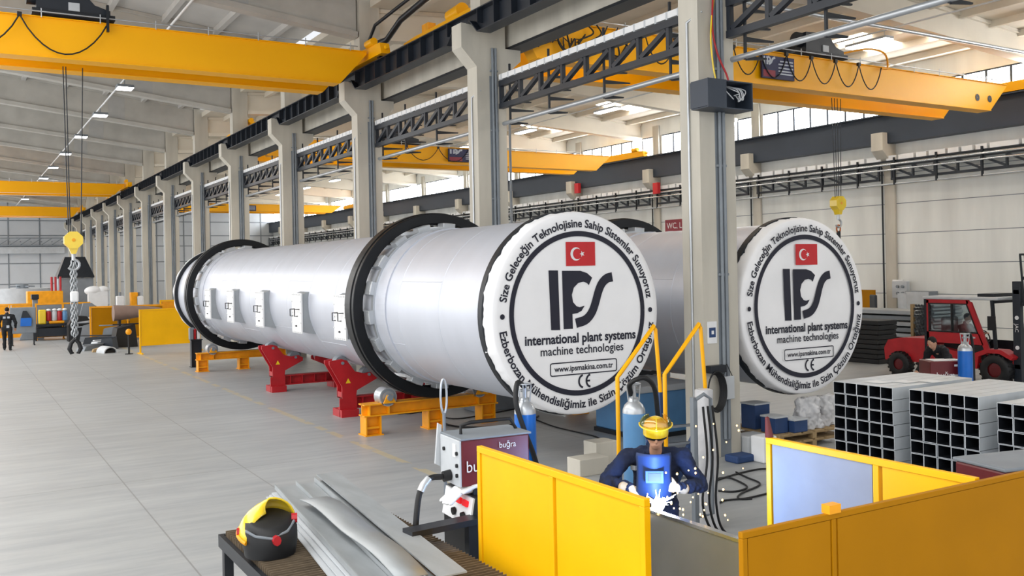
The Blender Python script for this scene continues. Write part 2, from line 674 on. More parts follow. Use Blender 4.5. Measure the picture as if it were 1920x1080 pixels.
for i, k in enumerate(COLS):
    y = coly(k) + 0.235
    g = G()
    for sx in (-1, 1):
        xe = 10.6
        for (dy, z0, z1, m) in ((0.21, 0, 0.17, 0), (0.08, 0.17, 1.30, 0), (0.19, 1.30, 1.42, 0)):
            g.prism([(0, zl(0) + z0), (sx * xe, zl(xe) + z0), (sx * xe, zl(xe) + z1), (0, zl(0) + z1)], 'y', y - dy, y + dy, m)
        g.prism([(sx * 6.6, zl(6.6) + 0.2), (sx * 7.35, zl(7.35) + 0.2), (sx * 7.35, zl(7.35) + 1.28), (sx * 6.6, zl(6.6) + 1.28)], 'y', y - 0.09, y + 0.09, 1)
    struct(g, 'roof_beam', ['conc_beam', 'patch'], 'pitched grey concrete roof beam over the %s column of the left bay' % ORD[i], 'roof beam')
    g = G()
    for x0, x1 in ((11.32, 22.4), (22.4, 33.55)):
        for (dy, z0, z1) in ((0.21, 0, 0.17), (0.08, 0.17, 0.85), (0.19, 0.85, 0.97)):
            g.prism([(x0, zr(x0) + z0), (x1, zr(x1) + z0), (x1, zr(x1) + z1), (x0, zr(x0) + z1)], 'y', y - dy, y + dy)
    struct(g, 'roof_beam', ['roofr'], 'cream concrete roof beam over the %s column of the right bay' % ORD[i], 'roof beam')

Y0, Y1 = -9.0, 113.0
g = G()
for sx in (-1, 1):
    g.prism([(0, zl(0) + 1.43), (sx * 10.98, zl(10.98) + 1.43), (sx * 10.98, zl(10.98) + 1.65), (0, zl(0) + 1.65)], 'y', Y0, Y1)
    for j in range(6):
        x = 1.2 + j * 1.75
        g.box(sx * x - 0.09, sx * x + 0.09, Y0, Y1, zl(x) + 1.23, zl(x) + 1.46)
struct(g, 'ceiling', 'roof', 'pitched grey roof with ribs over the left bay', 'ceiling')
g = G()
for x0, x1 in ((11.0, 22.4), (22.4, 34.2)):
    g.prism([(x0, zr(x0) + 0.98), (x1, zr(x1) + 0.98), (x1, zr(x1) + 1.2), (x0, zr(x0) + 1.2)], 'y', Y0, Y1)
for j in range(13):
    x = 12.2 + j * 1.7
    g.box(x - 0.1, x + 0.1, Y0, Y1, zr(x) + 0.76, zr(x) + 1.0)
struct(g, 'ceiling', 'roofr', 'pale cream roof with ribs over the right bay', 'ceiling')
# closing strip of roof above the middle columns
nsk = 0
for i, k in enumerate(COLS[:-1]):
    for x0, x1 in ((14.0, 15.5), (28.6, 31.0)):
        for dy in (0.9, 3.6):
            nsk += 1
            y = coly(k) + dy
            g = G()
            g.prism([(x0, zr(x0) + 0.95), (x1, zr(x1) + 0.95), (x1, zr(x1) + 0.975), (x0, zr(x0) + 0.975)], 'y', y, y + 1.5)
            side = 'over the far roof slope' if x0 > 20 else 'over the near roof slope'
            struct(g, 'window_%d' % (100 + nsk), 'skylight', 'glowing %s skylight pane of the %s bay of the right roof, %s' % ('nearer' if dy < 2 else 'farther', ORD[i], side), 'skylight')

# -- right wall
XW = 33.6
g = G()
g.box(XW, XW + 0.3, Y0, Y1, 0, 9.2)
for z in (0.57, 1.81, 3.05, 4.29, 5.53, 6.77):
    g.box(XW - 0.004, XW + 0.01, Y0, Y1, z, z + 0.03, 1)
g.box(XW, XW + 0.3, Y0, Y1, 10.35, 11.4)
struct(g, 'wall_right', ['wall', 'grey'], 'pale precast panel wall with dark joints along the right of the hall', 'wall')
WCOL = [coly(k) + 6.3 for k in range(-3, 13)]
wk = None
for i, y in enumerate(WCOL):
    lab = 'wall pier with corbel, %s along the right wall from the camera' % ORD[i]
    if wk is None:
        wk = thing('wall_pier', lab, 'column', (XW, y, 0), 0, 'piers along the right wall', 'structure')
        g = G()
        g.box(-0.12, 0, -0.25, 0.25, 0, 10.9)
        g.prism([(-0.1, 7.0), (-0.86, 7.72), (-0.86, 8.45), (-0.56, 8.45), (-0.56, 8.0), (-0.1, 8.0)], 'y', -0.28, 0.28)
        g.build('pier_shaft', 'conc', wk, 0.015)
        G().cyl((-0.16, 0.32, 0.2), (-0.16, 0.32, 7.9), 0.035, n=8).build('conduit', 'dark', wk)
    else:
        dup(wk, (XW, y, 0), None, lab)
# dark runway along the wall
t = thing('wall_runway', 'slate blue crane runway girder along the right wall under the windows', 'crane runway', (XW, 0, 8.02))
G().box(-0.53, -0.02, Y0, Y1, 0, 1.12).build('girder_body', 'navyw', t)
G().box(-0.75, -0.02, Y0, Y1, 1.12, 1.17).build('top_flange', 'navyw', t)
G().box(-0.40, -0.34, Y0, Y1, 1.17, 1.24).build('rail', 'dark', t)
# windows of the right wall
for i, y in enumerate(WCOL[:-1]):
    r = thing('window_%d' % (i + 1), 'bright strip window with mullions above the wall runway, %s bay from the camera' % ORD[i], 'window', (XW, y + 0.35, 9.2), 0, None, 'structure')
    W = 6.8
    g = G()
    g.box(0.02, 0.12, 0, W, 0, 0.06)
    g.box(0.02, 0.12, 0, W, 1.09, 1.15)
    for j in range(8):
        g.box(0.03, 0.1, j * W / 7 - 0.045, j * W / 7 + 0.045, 0, 1.15)
    g.build('window_frame', 'navyw', r)
    G().box(0.06, 0.066, 0, W, 0.05, 1.1).build('pane', 'glass', r)
    struct(G().box(XW, XW + 0.3, y - 0.4, y + 0.35, 9.2, 10.35), 'trim_%d' % (i + 1), 'conc', 'concrete pier face between strip windows %s and next on the right wall' % ORD[i], 'wall pier')
# sky board outside the wall is the world itself

# wall cable truss, one per bay
wt = None
for i, y in enumerate(WCOL[:-1]):
    lab = 'wall mounted cable truss with white trays, %s bay of the right wall from the camera' % ORD[i]
    if wt is None:
        wt = thing('wall_truss', lab, 'truss', (XW - 0.35, y, 6.5), 0, 'cable trusses along the right wall')
        Lw = 7.5
        G().box(-0.05, 0.05, 0.28, Lw - 0.28, 0.55, 0.66).build('top_chord', 'navy', wt)
        G().box(-0.05, 0.05, 0.28, Lw - 0.28, 0.0, 0.1).build('bottom_chord', 'navy', wt)
        n = 7
        for j in range(n + 1):
            yy = 0.32 + j * (Lw - 0.64) / n
            G().box(-0.04, 0.04, yy - 0.04, yy + 0.04, 0.1, 0.55).build('post', 'navy', wt)
        for j in range(n):
            ya = 0.32 + j * (Lw - 0.64) / n
            yb = ya + (Lw - 0.64) / n
            G().bar((0, ya + 0.05, 0.12), (0, yb - 0.05, 0.52), 0.08, 0.08).build('diagonal', 'navy', wt)
        g = G()
        g.box(-0.18, 0.14, 0.0, Lw, 0.74, 0.80, 1)
        yy = 0.1
        while yy < Lw - 0.5:
            w = random.choice((0.45, 0.7, 0.7, 1.1))
            g.box(-0.16, 0.12, yy, min(yy + w, Lw - 0.05), 0.80, 1.0, 0)
            yy += w + 0.12
        g.build('cable_tray', ['white', 'dark'], wt)
        for yy in (1.2, 3.1, 5.0, 6.9):
            G().box(-0.27, -0.2, yy - 0.035, yy + 0.035, -0.22, 0.9).build('bracket', 'dark', wt)
        for dz, rr in ((0.62, 0.045), (0.40, 0.04)):
            G().cyl((-0.32, 0, dz), (-0.32, Lw, dz), rr, n=8).build('conductor_rail', 'chrome', wt)
        G().cyl((-0.22, 0, -0.18), (-0.22, Lw, -0.18), 0.04, n=8).build('pipe', 'galv', wt)
    else:
        dup(wt, (XW - 0.35, y, 6.5), None, lab)

# -- end wall
g = G()
g.box(-11, 34.2, 113, 113.3, 0, 13)
for x in range(-10, 34, 3):
    g.box(x, x + 0.12, 112.96, 113, 0, 12, 1)
for z in (2.4, 4.6, 6.4, 7.6, 9.2):
    g.box(-11, 34.2, 112.97, 113, z, z + 0.1, 1)
struct(g, 'wall_back', ['wallback', 'grey'], 'pale panelled end wall with a grid of rails far down the hall', 'wall')
g = G()
for x in range(-10, 11, 1):
    g.box(x + 0.1, x + 0.2, 111.7, 112.3, 6.9, 7.0)
    g.bar((x + 0.15, 112, 6.6), (x + 1.15, 112, 7.3), 0.08)
g.box(-10.5, 10.4, 111.9, 112.1, 6.5, 6.62)
g.box(-10.5, 10.4, 111.9, 112.1, 7.28, 7.4)
tag(g.build('end_truss', 'grey'), 'grey lattice truss crossing in front of the far end wall', 'truss')
tag(G().box(-10.5, 10.4, 112.2, 112.6, 5.7, 6.4).build('end_beam', 'lgrey'), 'grey beam crossing below the truss on the far end wall', 'beam')
# -- left wall with a window band (outside the frame)
g = G()
g.box(-11.3, -11, Y0, Y1, 0, 2.0)
g.box(-11.3, -11, Y0, Y1, 9.5, 12.0)
struct(g, 'wall_left', 'wall', 'concrete wall below and above the glazing on the left of the hall', 'wall')

# ------------------------------------------------------------------ rotary drums
XD, ZD, RS, RC = 8.266, 2.48, 1.475, 1.555
TXT_TOP = 'Size Geleceğin Teknolojisine Sahip Sistemler Sunuyoruz'
TXT_BOT = 'Ezberbozan Mühendisliğimiz ile Sizin Çözüm Ortağınız'


def stroke(g, pts, w, y, m=0):
    """constant width flat stroke in the face plane, pts in (u, v)"""
    n = len(pts)
    A, B = [], []
    for i, p in enumerate(pts):
        a = pts[max(i - 1, 0)]
        b = pts[min(i + 1, n - 1)]
        d = V((b[0] - a[0], b[1] - a[1])).normalized()
        nn = V((-d.y, d.x))
        ww = w[i] if isinstance(w, (list, tuple)) else w
        A.append((p[0] + nn.x * ww / 2, y, p[1] + nn.y * ww / 2))
        B.append((p[0] - nn.x * ww / 2, y, p[1] - nn.y * ww / 2))
    g.add(A + B, [(i, i + 1, n + i + 1, n + i) for i in range(n - 1)], m)


def bend_text(g, txt, r0, a0, a1, size, y, bottom=False, bold=0.01):
    vs, fs, w = text_geo(txt, bold, 3)
    out = []
    for x, yy in vs:
        t = x / w
        a = a0 + (a1 - a0) * t
        r = r0 + (-yy if bottom else yy) * size
        out.append((r * math.cos(a), y, r * math.sin(a)))
    g.add(out, fs)


def scale_uv(pts, k):
    return [(p[0] * k, p[1] * k) for p in pts]


def make_cover(parent, wrinkle):
    k = RC
    g = G()
    n = 168
    rings = []
    rnd = random.Random(3 + int(wrinkle * 10))
    ph = [rnd.uniform(0, 6.28) for _ in range(8)]
    prof = [(0.0, -0.012), (0.55, -0.012), (0.93, -0.008), (0.985, 0.0), (1.0, 0.025), (1.005, 0.10), (1.01, 0.20), (1.008, 0.27)]
    vs = []
    for q, (r, yy) in enumerate(prof):
        for i in range(n):
            a = 2 * PI * i / n
            wob = math.sin(9 * a + ph[0]) * 0.35 + math.sin(23 * a + ph[1]) * 0.35 + math.sin(41 * a + ph[2]) * 0.3
            rr = r * k
            y2 = yy
            if q >= 5:
                rr += wob * 0.008 * (q - 4) + 0.006 * math.sin(67 * a + ph[5])
                y2 += ((wob * 0.03 + 0.02 * math.sin(53 * a + 2 * math.sin(5 * a))) if q == 7 else 0)
            if 0 < q < 3:
                y2 += wrinkle * 0.012 * math.sin(3 * a + 4 * r + ph[3]) + wrinkle * 0.01 * math.sin(5 * a - 3 * r + ph[4])
            vs.append((rr * math.cos(a), y2, rr * math.sin(a)))
    fs = []
    for q in range(len(prof) - 1):
        fs += [(q * n + i, q * n + (i + 1) % n, (q + 1) * n + (i + 1) % n, (q + 1) * n + i) for i in range(n)]
    g.add(vs, fs, 0, True)
    cov = g.build('end_cover', 'fabric', parent, merge=True)
    y = -0.020 - 0.012 * wrinkle
    g = G()
    stroke(g, [(0.787 * k * math.cos(2 * PI * i / 120), 0.787 * k * math.sin(2 * PI * i / 120)) for i in range(121)], 0.052 * k, y)
    g.build('printed_ring', 'print', cov)
    # web address frame
    g = G()
    bx = (-0.36, 0.44, -0.60, -0.478)
    rr = 0.02
    P = []
    for cx, cz, a0 in ((bx[1] - rr, bx[3] - rr, 0), (bx[0] + rr, bx[3] - rr, PI / 2), (bx[0] + rr, bx[2] + rr, PI), (bx[1] - rr, bx[2] + rr, 1.5 * PI)):
        P += [(cx + rr * math.cos(a0 + j * PI / 8), cz + rr * math.sin(a0 + j * PI / 8)) for j in range(5)]
    P.append(P[0])
    stroke(g, scale_uv(P, k), 0.011 * k, y)
    g.build('address_frame', 'print', cov)
    # lettering, one mesh per line
    g = G()
    bend_text(g, TXT_TOP, 0.852 * k, math.radians(171), math.radians(8), 0.112 * k, y, False, 0.022)
    g.build('lettering', 'print', cov)
    g = G()
    bend_text(g, TXT_BOT, 0.934 * k, math.radians(189), math.radians(352), 0.112 * k, y, True, 0.022)
    g.build('lettering', 'print', cov)
    for a in (PI, 0):
        g = G()
        c = (0.888 * k * math.cos(a), 0.0)
        g.add([(c[0] + 0.026 * k * math.cos(j * PI / 8), y, 0.026 * k * math.sin(j * PI / 8)) for j in range(16)], [list(range(16))])
        g.build('printed_dot', 'print', cov)
    for txt, u, v, sz, wd, bo in (('international plant systems', -0.645, -0.285, 0.13, 1.335, 0.028), ('machine technologies', -0.47, -0.397, 0.118, 1.0, 0.012),
                                  ('www.ipsmakina.com.tr', -0.315, -0.562, 0.078, 0.71, 0.02)):
        g = G()
        put_text(g, txt, (u * k, y, v * k), (1, 0, 0), (0, 0, 1), sz * k, wd * k, 'l', 0, bo)
        g.build('lettering', 'print', cov)
    # CE mark
    g = G()
    for cx in (0.025, 0.115):
        stroke(g, scale_uv([(cx + 0.052 * math.cos(a), -0.675 + 0.060 * math.sin(a)) for a in [math.radians(95 + 170 * j / 12) for j in range(13)]], k), 0.020 * k, y)
    stroke(g, scale_uv([(0.067, -0.675), (0.107, -0.675)], k), 0.018 * k, y)
    g.build('conformity_mark', 'print', cov)
    # company mark
    g = G()

    def zp(pts):
        g.add([((px - 520) / 402 * k, y, (548 - 0.046 * (px - 520) - py) / 489 * k) for px, py in pts], [list(range(len(pts)))])
    zp([(375, 345), (419, 344), (424, 628), (382, 628)])
    zp([(438, 345), (526, 343), (558, 353), (583, 375), (566, 412), (556, 401), (540, 396), (515, 402), (493, 425), (483, 460), (488, 495), (505, 515), (520, 519), (544, 512),
        (528, 537), (508, 548), (484, 552), (485, 623), (441, 625)])
    S = spline([((px - 520) / 402, (548 - 0.046 * (px - 520) - py) / 489, 0) for px, py in ((684, 369), (655, 378), (630, 404), (612, 445), (596, 500), (578, 545), (548, 580), (500, 597))], 5)
    stroke(g, [(p.x * k, p.y * k) for p in S], [0.094 * k * (1 + 0.0 * math.sin(PI * i / (len(S) - 1))) for i in range(len(S))], y)
    g.build('company_mark', 'print', cov)
    # flag
    g = G()
    fx0, fx1, fz0, fz1 = -0.154, 0.199, 0.468, 0.705
    g.add([(u * k, y, v * k) for u, v in ((fx0, fz0), (fx1, fz0), (fx1, fz1), (fx0, fz1))], [(0, 1, 2, 3)])
    c = (-0.035, 0.586)
    o_, i_ = [], []
    for j in range(25):
        a = math.radians(42 + 276 * j / 24)
        o_.append((c[0] + 0.066 * math.cos(a), c[1] + 0.066 * math.sin(a)))
        b = math.radians(57 + 246 * j / 24)
        i_.append((c[0] + 0.017 + 0.053 * math.cos(b), c[1] + 0.053 * math.sin(b)))
    g.add([(u * k, y - 0.003, v * k) for u, v in o_ + i_], [(j, j + 1, 26 + j, 25 + j) for j in range(24)], 1)
    st = []
    for j in range(10):
        a = PI + j * PI / 5
        r_ = 0.032 if j % 2 == 0 else 0.0125
        st.append(((c[0] + 0.075 + r_ * math.cos(a)) * k, y - 0.003, (c[1] + r_ * math.sin(a)) * k))
    g.add(st, [list(range(10))], 1)
    g.build('flag', ['flagred', 'white'], cov)
    return cov


def ring_part(g, r0, r1, y0, y1, n=96, m=0):
    g.lathe([(r0, y0), (r1, y0), (r1, y1), (r0, y1)], (0, 0, 0), 'y', n, m, False, True)


def make_drum(label, loc, length, tyres, wrinkle, far_cover=True, hatches=()):
    t = thing('rotary_drum', label, 'rotary drum', loc)
    g = G()
    g.lathe([(RS, 0.2), (RS, length)], (0, 0, 0), 'y', 128)
    # weld seams, raised a few millimetres
    y = 1.9
    seams = []
    while y < length - 0.5:
        seams.append(y)
        y += 1.62
    for s_ in seams:
        g.lathe([(RS, s_ - 0.012), (RS + 0.006, s_ - 0.006), (RS + 0.006, s_ + 0.006), (RS, s_ + 0.012)], (0, 0, 0), 'y', 96)
    for q, s_ in enumerate(seams[:-1]):
        for a in ((160, 205, 150, 215)[q % 4], 40):
            a = math.radians(a)
            g.tube([(RS * math.cos(a), s_ + 0.02, RS * math.sin(a)), (RS * math.cos(a), s_ + 1.6, RS * math.sin(a))], 0.006, 5)
    # stiffening bands beside the tyres
    for ty in tyres:
        ring_part(g, RS - 0.01, RS + 0.025, ty - 0.75, ty + 1.2, 96)
    g.build('shell', 'silver', t)
    g = G()
    ring_part(g, RS - 0.02, RC + 0.035, 0.235, 0.36)
    for i in range(36):
        a = 2 * PI * i / 36
        g.cyl(((RC - 0.0) * math.cos(a), 0.36, (RC - 0.0) * math.sin(a)), ((RC - 0.0) * math.cos(a), 0.385, (RC - 0.0) * math.sin(a)), 0.022, n=6)
    g.build('end_flange', 'dark', t)
    g = G()
    ring_part(g, RS - 0.02, RC + 0.03, length - 0.35, length - 0.2)
    g.build('end_flange', 'dark', t)
    make_cover(t, wrinkle)
    if far_cover:
        g = G()
        n = 96
        prof = [(1.0, -0.22), (1.02, -0.1), (1.0, 0.0), (0.95, 0.02), (0.0, 0.03)]
        vs = []
        for q, (r, yy) in enumerate(prof):
            for i in range(n):
                a = 2 * PI * i / n
                vs.append((r * RC * (1 + (0.012 * math.sin(17 * a) if q < 2 else 0)) * math.cos(a), length + yy, r * RC * math.sin(a)))
        g.add(vs, [(q * n + i, q * n + (i + 1) % n, (q + 1) * n + (i + 1) % n, (q + 1) * n + i) for q in range(4) for i in range(n)], 0, True)
        g.build('rear_cover', 'fabric', t, merge=True)
    for ty in tyres:
        g = G()
        ring_part(g, 1.62, 1.82, ty, ty + 0.46, 128)
        ring_part(g, 1.60, 1.84, ty + 0.12, ty + 0.34, 128)
        tw = g.build('tyre', 'tyre', t, 0.012)
        # seating pads around the shell
        N = 18
        for i in range(N):
            a = 2 * PI * (i + 0.3) / N
            R_ = Matrix.Rotation(-a, 3, 'Y')
            g = G()
            for (yy, sy) in ((ty - 0.14, 0.26),):
                c = R_ @ V((RS + 0.075, 0, 0))
                g.ob((c.x, yy, c.z), (0.13, sy, 0.26), R_)
                c = R_ @ V((RS + 0.11, 0, 0))
                g.ob((c.x, yy - 0.06, c.z), (0.07, 0.10, 0.16), R_)
            c = R_ @ V((RS + 0.05, 0, 0))
            g.ob((c.x, ty + 0.25, c.z), (0.08, 0.8, 0.22), R_)
            g.build('tyre_pad', 'galv', tw, 0.01)
        g = G()
        ring_part(g, RS + 0.0, RS + 0.06, ty - 0.28, ty - 0.18, 96)
        g.build('retaining_ring', 'galv', tw)
    for hy in hatches:
        g = G()
        x0 = -RS - 0.14
        # bolted box standing out of the shell
        g.prism([(x0, 0.20), (-RS * 0.95, 0.29), (-RS * 0.86, -0.70), (x0, -0.62)], 'y', hy, hy + 0.62, 0)
        hb = g.build('hatch', 'hatchgrey', t)
        g = G()
        g.box(x0 - 0.03, x0 + 0.005, hy - 0.02, hy + 0.64, -0.66, 0.24)
        for z in (-0.63, 0.21):
            for j in range(6):
                g.cyl((x0 - 0.03, hy + 0.05 + j * 0.105, z), (x0 - 0.05, hy + 0.05 + j * 0.105, z), 0.016, n=6)
        for z in (-0.42, -0.2, 0.05):
            for yy in (hy + 0.01, hy + 0.61):
                g.cyl((x0 - 0.03, yy, z), (x0 - 0.05, yy, z), 0.016, n=6)
        g.build('hatch_door', 'white', hb)
        g = G()
        for yy in (hy + 0.10, hy + 0.42):
            g.tube([(x0 - 0.03, yy, -0.12), (x0 - 0.10, yy, -0.12), (x0 - 0.10, yy + 0.13, -0.12), (x0 - 0.10, yy + 0.13, -0.28), (x0 - 0.03, yy + 0.13, -0.28)], 0.011, 6)
        g.ball((x0 - 0.04, hy + 0.32, -0.50), (0.02, 0.05, 0.02), 8)
        g.build('handle', 'dark', hb)
    return t


YD = 11.86
make_drum('long silver drum with five bolted hatches, nearer printed cover left of the concrete column', (XD, YD, ZD), 22.9,
          (16.67 - YD, 31.3 - YD), 0.0, True, [17.55 - YD, 20.3 - YD, 23.3 - YD, 26.2 - YD, 28.9 - YD])
X2, Y2, Z2 = 12.95, 11.6, 2.42
make_drum('silver drum behind the concrete column, printed cover beside the stacked square tubes', (X2, Y2, Z2), 22.9, (5.0, 19.6), 1.0, True, [])


# -- stands below the tyres
def tyre_stand(label, cx, cy, zc, rt, mat_=('orange',), wheels=True, group='yellow tyre stands'):
    t = thing('tyre_stand', label, 'stand', (cx, cy, 0), 0, group)
    top = zc - rt - 0.02
    G().ibeam((-1.52, -0.0, top - 0.13), (1.45, 0, top - 0.13), 0.30, 0.24, 0.025).build('cross_beam', 'orange', t)
    for x in (-1.4, -1.0, 1.0, 1.4):
        G().box(x - 0.012, x + 0.012, -0.14, 0.14, top - 0.24, top - 0.02).build('rib', 'orange', t)
    for x in (-1.33, 0.0, 1.22):
        g = G()
        hl = top - 0.255
        g.box(x - 0.15, x + 0.15, -0.012, 0.012, 0.02, hl)
        for s_ in (-1, 1):
            g.box(x + s_ * 0.15 - 0.012, x + s_ * 0.15 + 0.012, -0.15, 0.15, 0.02, hl)
        g.box(x - 0.13, x + 0.13, -0.12, -0.02, 0.13, 0.17)
        g.box(x - 0.19, x + 0.19, -0.19, 0.19, 0, 0.02)
        g.build('leg', 'orange', t)
    for s_ in (-1, 1):
        dx = 1.02
        dz = math.sqrt((rt + 0.195) ** 2 - dx * dx)
        z = zc - dz
        g = G()
        g.cyl((s_ * dx, -0.15, z), (s_ * dx, 0.15, z), 0.18, n=32)
        g.lathe([(0.12, -0.155), (0.16, -0.155), (0.16, -0.15)], (s_ * dx, 0, z), 'y', 28, 1, False)
        g.cyl((s_ * dx, -0.26, z), (s_ * dx, 0.26, z), 0.06, n=16, m=1)
        g.build('roller', ['galv', 'grey'], t)
        for yy in (-0.21, 0.21):
            g = G()
            g.prism([(s_ * dx - 0.13, top - 0.01), (s_ * dx + 0.13, top - 0.01), (s_ * dx + 0.05, z + 0.05), (s_ * dx - 0.05, z + 0.05)], 'y', yy - 0.02, yy + 0.02)
            g.build('bearing_block', 'orange', t)
    return t


tyre_stand('yellow tyre stand under the near black ring of the near drum', XD, 17.1, ZD, 1.84)
tyre_stand('yellow tyre stand under the far black ring of the near drum', XD, 31.5, ZD, 1.84)
tyre_stand('yellow tyre stand under the near ring of the drum behind the column', X2, Y2 + 5.23, Z2, 1.84)
tyre_stand('yellow tyre stand under the far ring of the drum behind the column', X2, Y2 + 19.83, Z2, 1.84)


def turning_roll(label, cx, cy):
    t = thing('turning_roll', label, 'turning roll', (cx, cy, 0), 0, 'red turning rolls')
    G().ibeam((-1.0, 0, 0.29), (1.0, 0, 0.29), 0.26, 0.26, 0.025).build('base_beam', 'red', t)
    for x in (-0.5, -0.17, 0.17, 0.5):
        G().box(x - 0.012, x + 0.012, -0.12, 0.12, 0.18, 0.40).build('rib', 'red', t)
    for s_ in (-1, 1):
        g = G()
        g.box(s_ * 0.86 - 0.2, s_ * 0.86 + 0.2, -0.28, 0.28, 0.0, 0.16)
        g.box(s_ * 0.86 - 0.2, s_ * 0.86 + 0.2, -0.17, -0.14, 0.0, 0.40)
        g.build('foot', 'red', t)
        # bogie: two plates holding two wheels against the shell
        w = []
        for ang in (-103, -127) if s_ < 0 else (-77, -53):
            a = math.radians(ang)
            rr = RS + 0.155
            w.append((rr * math.cos(a), ZD + rr * math.sin(a)))
        (xa, za), (xb, zb) = w
        g = G()
        for yy in (-0.15, 0.15):
            poly = [(s_ * 1.0, 0.40), (s_ * 0.68, 0.40), (s_ * 0.66, 0.56), (xa - s_ * 0.20, za - 0.10), (xa - s_ * 0.20, za - 0.02), (xa - s_ * 0.08, za + 0.05),
                    (xa + s_ * 0.12, za + 0.03), ((xa + xb) / 2 + s_ * 0.02, (za + zb) / 2 - 0.06), (xb - s_ * 0.10, zb + 0.05), (xb + s_ * 0.02, zb + 0.09), (xb + s_ * 0.30, zb + 0.06), (xb + s_ * 0.30, zb - 0.02), (s_ * 1.0, 0.66)]
            g.prism(poly, 'y', yy - 0.02, yy + 0.02)
        g.box(s_ * 0.84 - 0.16, s_ * 0.84 + 0.16, -0.15, 0.15, 0.40, 0.54)
        g.build('bogie_plate', 'red', t)
        for (x, z) in w:
            g = G()
            g.cyl((x, -0.11, z), (x, 0.11, z), 0.15, n=30)
            g.cyl((x, -0.19, z), (x, 0.19, z), 0.035, n=12)
            g.build('wheel', 'grey', t)
        g = G()
        xx, zz = s_ * 0.86, 0.78
        g.add([(xx - 0.06, -0.175, zz - 0.05), (xx + 0.06, -0.175, zz - 0.05), (xx, -0.175, zz + 0.06)], [(0, 1, 2)])
        g.build('warning_label', 'capyel', t)
    return t


turning_roll('red turning roll under the drum, the farther one beside the yellow stand', XD, 24.9)
turning_roll('red turning roll under the drum, the nearer one beside the big black ring', XD, 19.7)

# ------------------------------------------------------------------ bridge cranes
def girder(g, x0, x1, y0, y1, zb, zt, slope0=0.8, slope1=0.8, m=0):
    """box girder with tapered ends, thin lips at the flanges"""
    poly = [(x0 + slope0, zb), (x1 - slope1, zb), (x1, zt - 0.06), (x1, zt), (x0, zt), (x0, zt - 0.06)]
    g.prism(poly, 'y', y0, y1, m)
    g.box(x0 + slope0 + 0.02, x1 - slope1 - 0.02, y0 - 0.05, y1 + 0.05, zb - 0.02, zb + 0.01, m)
    g.box(x0, x1, y0 - 0.06, y1 + 0.06, zt, zt + 0.025, m)


def end_carriage(t, x, y0, y1, z):
    g = G()
    g.prism([(y0, z + 0.07), (y0 + 0.1, z + 0.38), (y0 + 0.9, z + 0.42), (y1 - 0.9, z + 0.42), (y1 - 0.1, z + 0.38), (y1, z + 0.07)], 'x', x - 0.14, x + 0.14)
    g.cyl((x, y0 - 0.12, z + 0.24), (x, y0, z + 0.24), 0.06, n=10)
    c = g.build('end_carriage', 'yel', t)
    for yy in (y0 + 0.45, y1 - 0.45):
        G().cyl((x - 0.05, yy, z + 0.16), (x + 0.05, yy, z + 0.16), 0.15, n=18).build('wheel', 'dark', c)
    G().cyl((x - 0.14, y0 + 0.5, z + 0.5), (x - 0.14, y0 + 1.0, z + 0.5), 0.11, n=12).build('drive_motor', 'yel', c)


def festoon(t, x0, x1, n, y, z, drop, mname='black'):
    g = G()
    w = (x1 - x0) / n
    for i in range(n):
        pts = []
        for j in range(13):
            u = j / 12
            pts.append((x0 + w * (i + u), y, z - drop * (1 - (2 * u - 1) ** 2) ** 0.9))
        g.tube(pts, 0.018, 6)
        g.box(x0 + w * i - 0.05, x0 + w * i + 0.05, y - 0.03, y + 0.05, z - 0.04, z + 0.06)
    g.build('festoon_cable', mname, t)


def crane(label, x0, x1, ya, yb, zb, zt, rail0, rail1, ext=0.9, slopes=(0.8, 0.8), xr0=None, xr1=None):
    t = thing('bridge_crane', label, 'crane', (0, ya, 0))
    for i, yy in enumerate((0, yb - ya)):
        g = G()
        girder(g, x0, x1, yy, yy + 0.42, zb, zt, *slopes)
        gd = g.build('girder', 'yel', t, 0.008)
        G().box(x0 + 0.3, x1 - 0.3, yy + 0.18, yy + 0.24, zt + 0.025, zt + 0.07).build('trolley_rail', 'lgrey', gd)
    L_ = yb - ya
    if xr0:
        end_carriage(t, xr0, -ext, L_ + 0.42 + ext, rail0)
    if xr1:
        end_carriage(t, xr1, -ext, L_ + 0.42 + ext, rail1)
    # handrail / cable rail on top of the near girder
    g = G()
    g.cyl((x0 + 0.2, -0.1, zt + 0.12), (x1 - 0.3, -0.1, zt + 0.12), 0.018, n=6)
    x = x0 + 0.6
    while x < x1 - 0.4:
        g.cyl((x, -0.1, zt - 0.02), (x, -0.1, zt + 0.2), 0.014, n=6)
        x += 1.3
    g.build('cable_rail', 'galv', t)
    return t


def trolley(t, x, y0, y1, z, mname='dark'):
    g = G()
    g.box(x - 0.85, x + 1.0, y0 - 0.05, y1 + 0.05, z + 0.07, z + 0.2)
    tr_ = g.build('hoist_trolley', mname, t, 0.01)
    g = G()
    g.prism([(x - 0.75, z + 0.2), (x - 0.75, z + 0.75), (x + 0.2, z + 0.8), (x + 0.55, z + 0.42), (x + 0.9, z + 0.32), (x + 0.9, z + 0.2)], 'y', y0 + 0.02, y0 + 0.45)
    g.cyl((x - 0.95, y0 + 0.25, z + 0.55), (x - 0.6, y0 + 0.25, z + 0.55), 0.22, n=20)
    g.build('hoist_motor', 'navy', tr_, 0.02)
    G().cyl((x - 0.5, (y0 + y1) / 2 + 0.2, z + 0.45), (x + 0.7, (y0 + y1) / 2 + 0.2, z + 0.45), 0.24, n=24).build('rope_drum', 'dark', tr_)
    g = G()
    g.box(x - 0.05, x + 0.2, y0 - 0.01, y0 + 0.02, z + 0.22, z + 0.42)
    g.build('light_plate', 'lgrey', tr_)


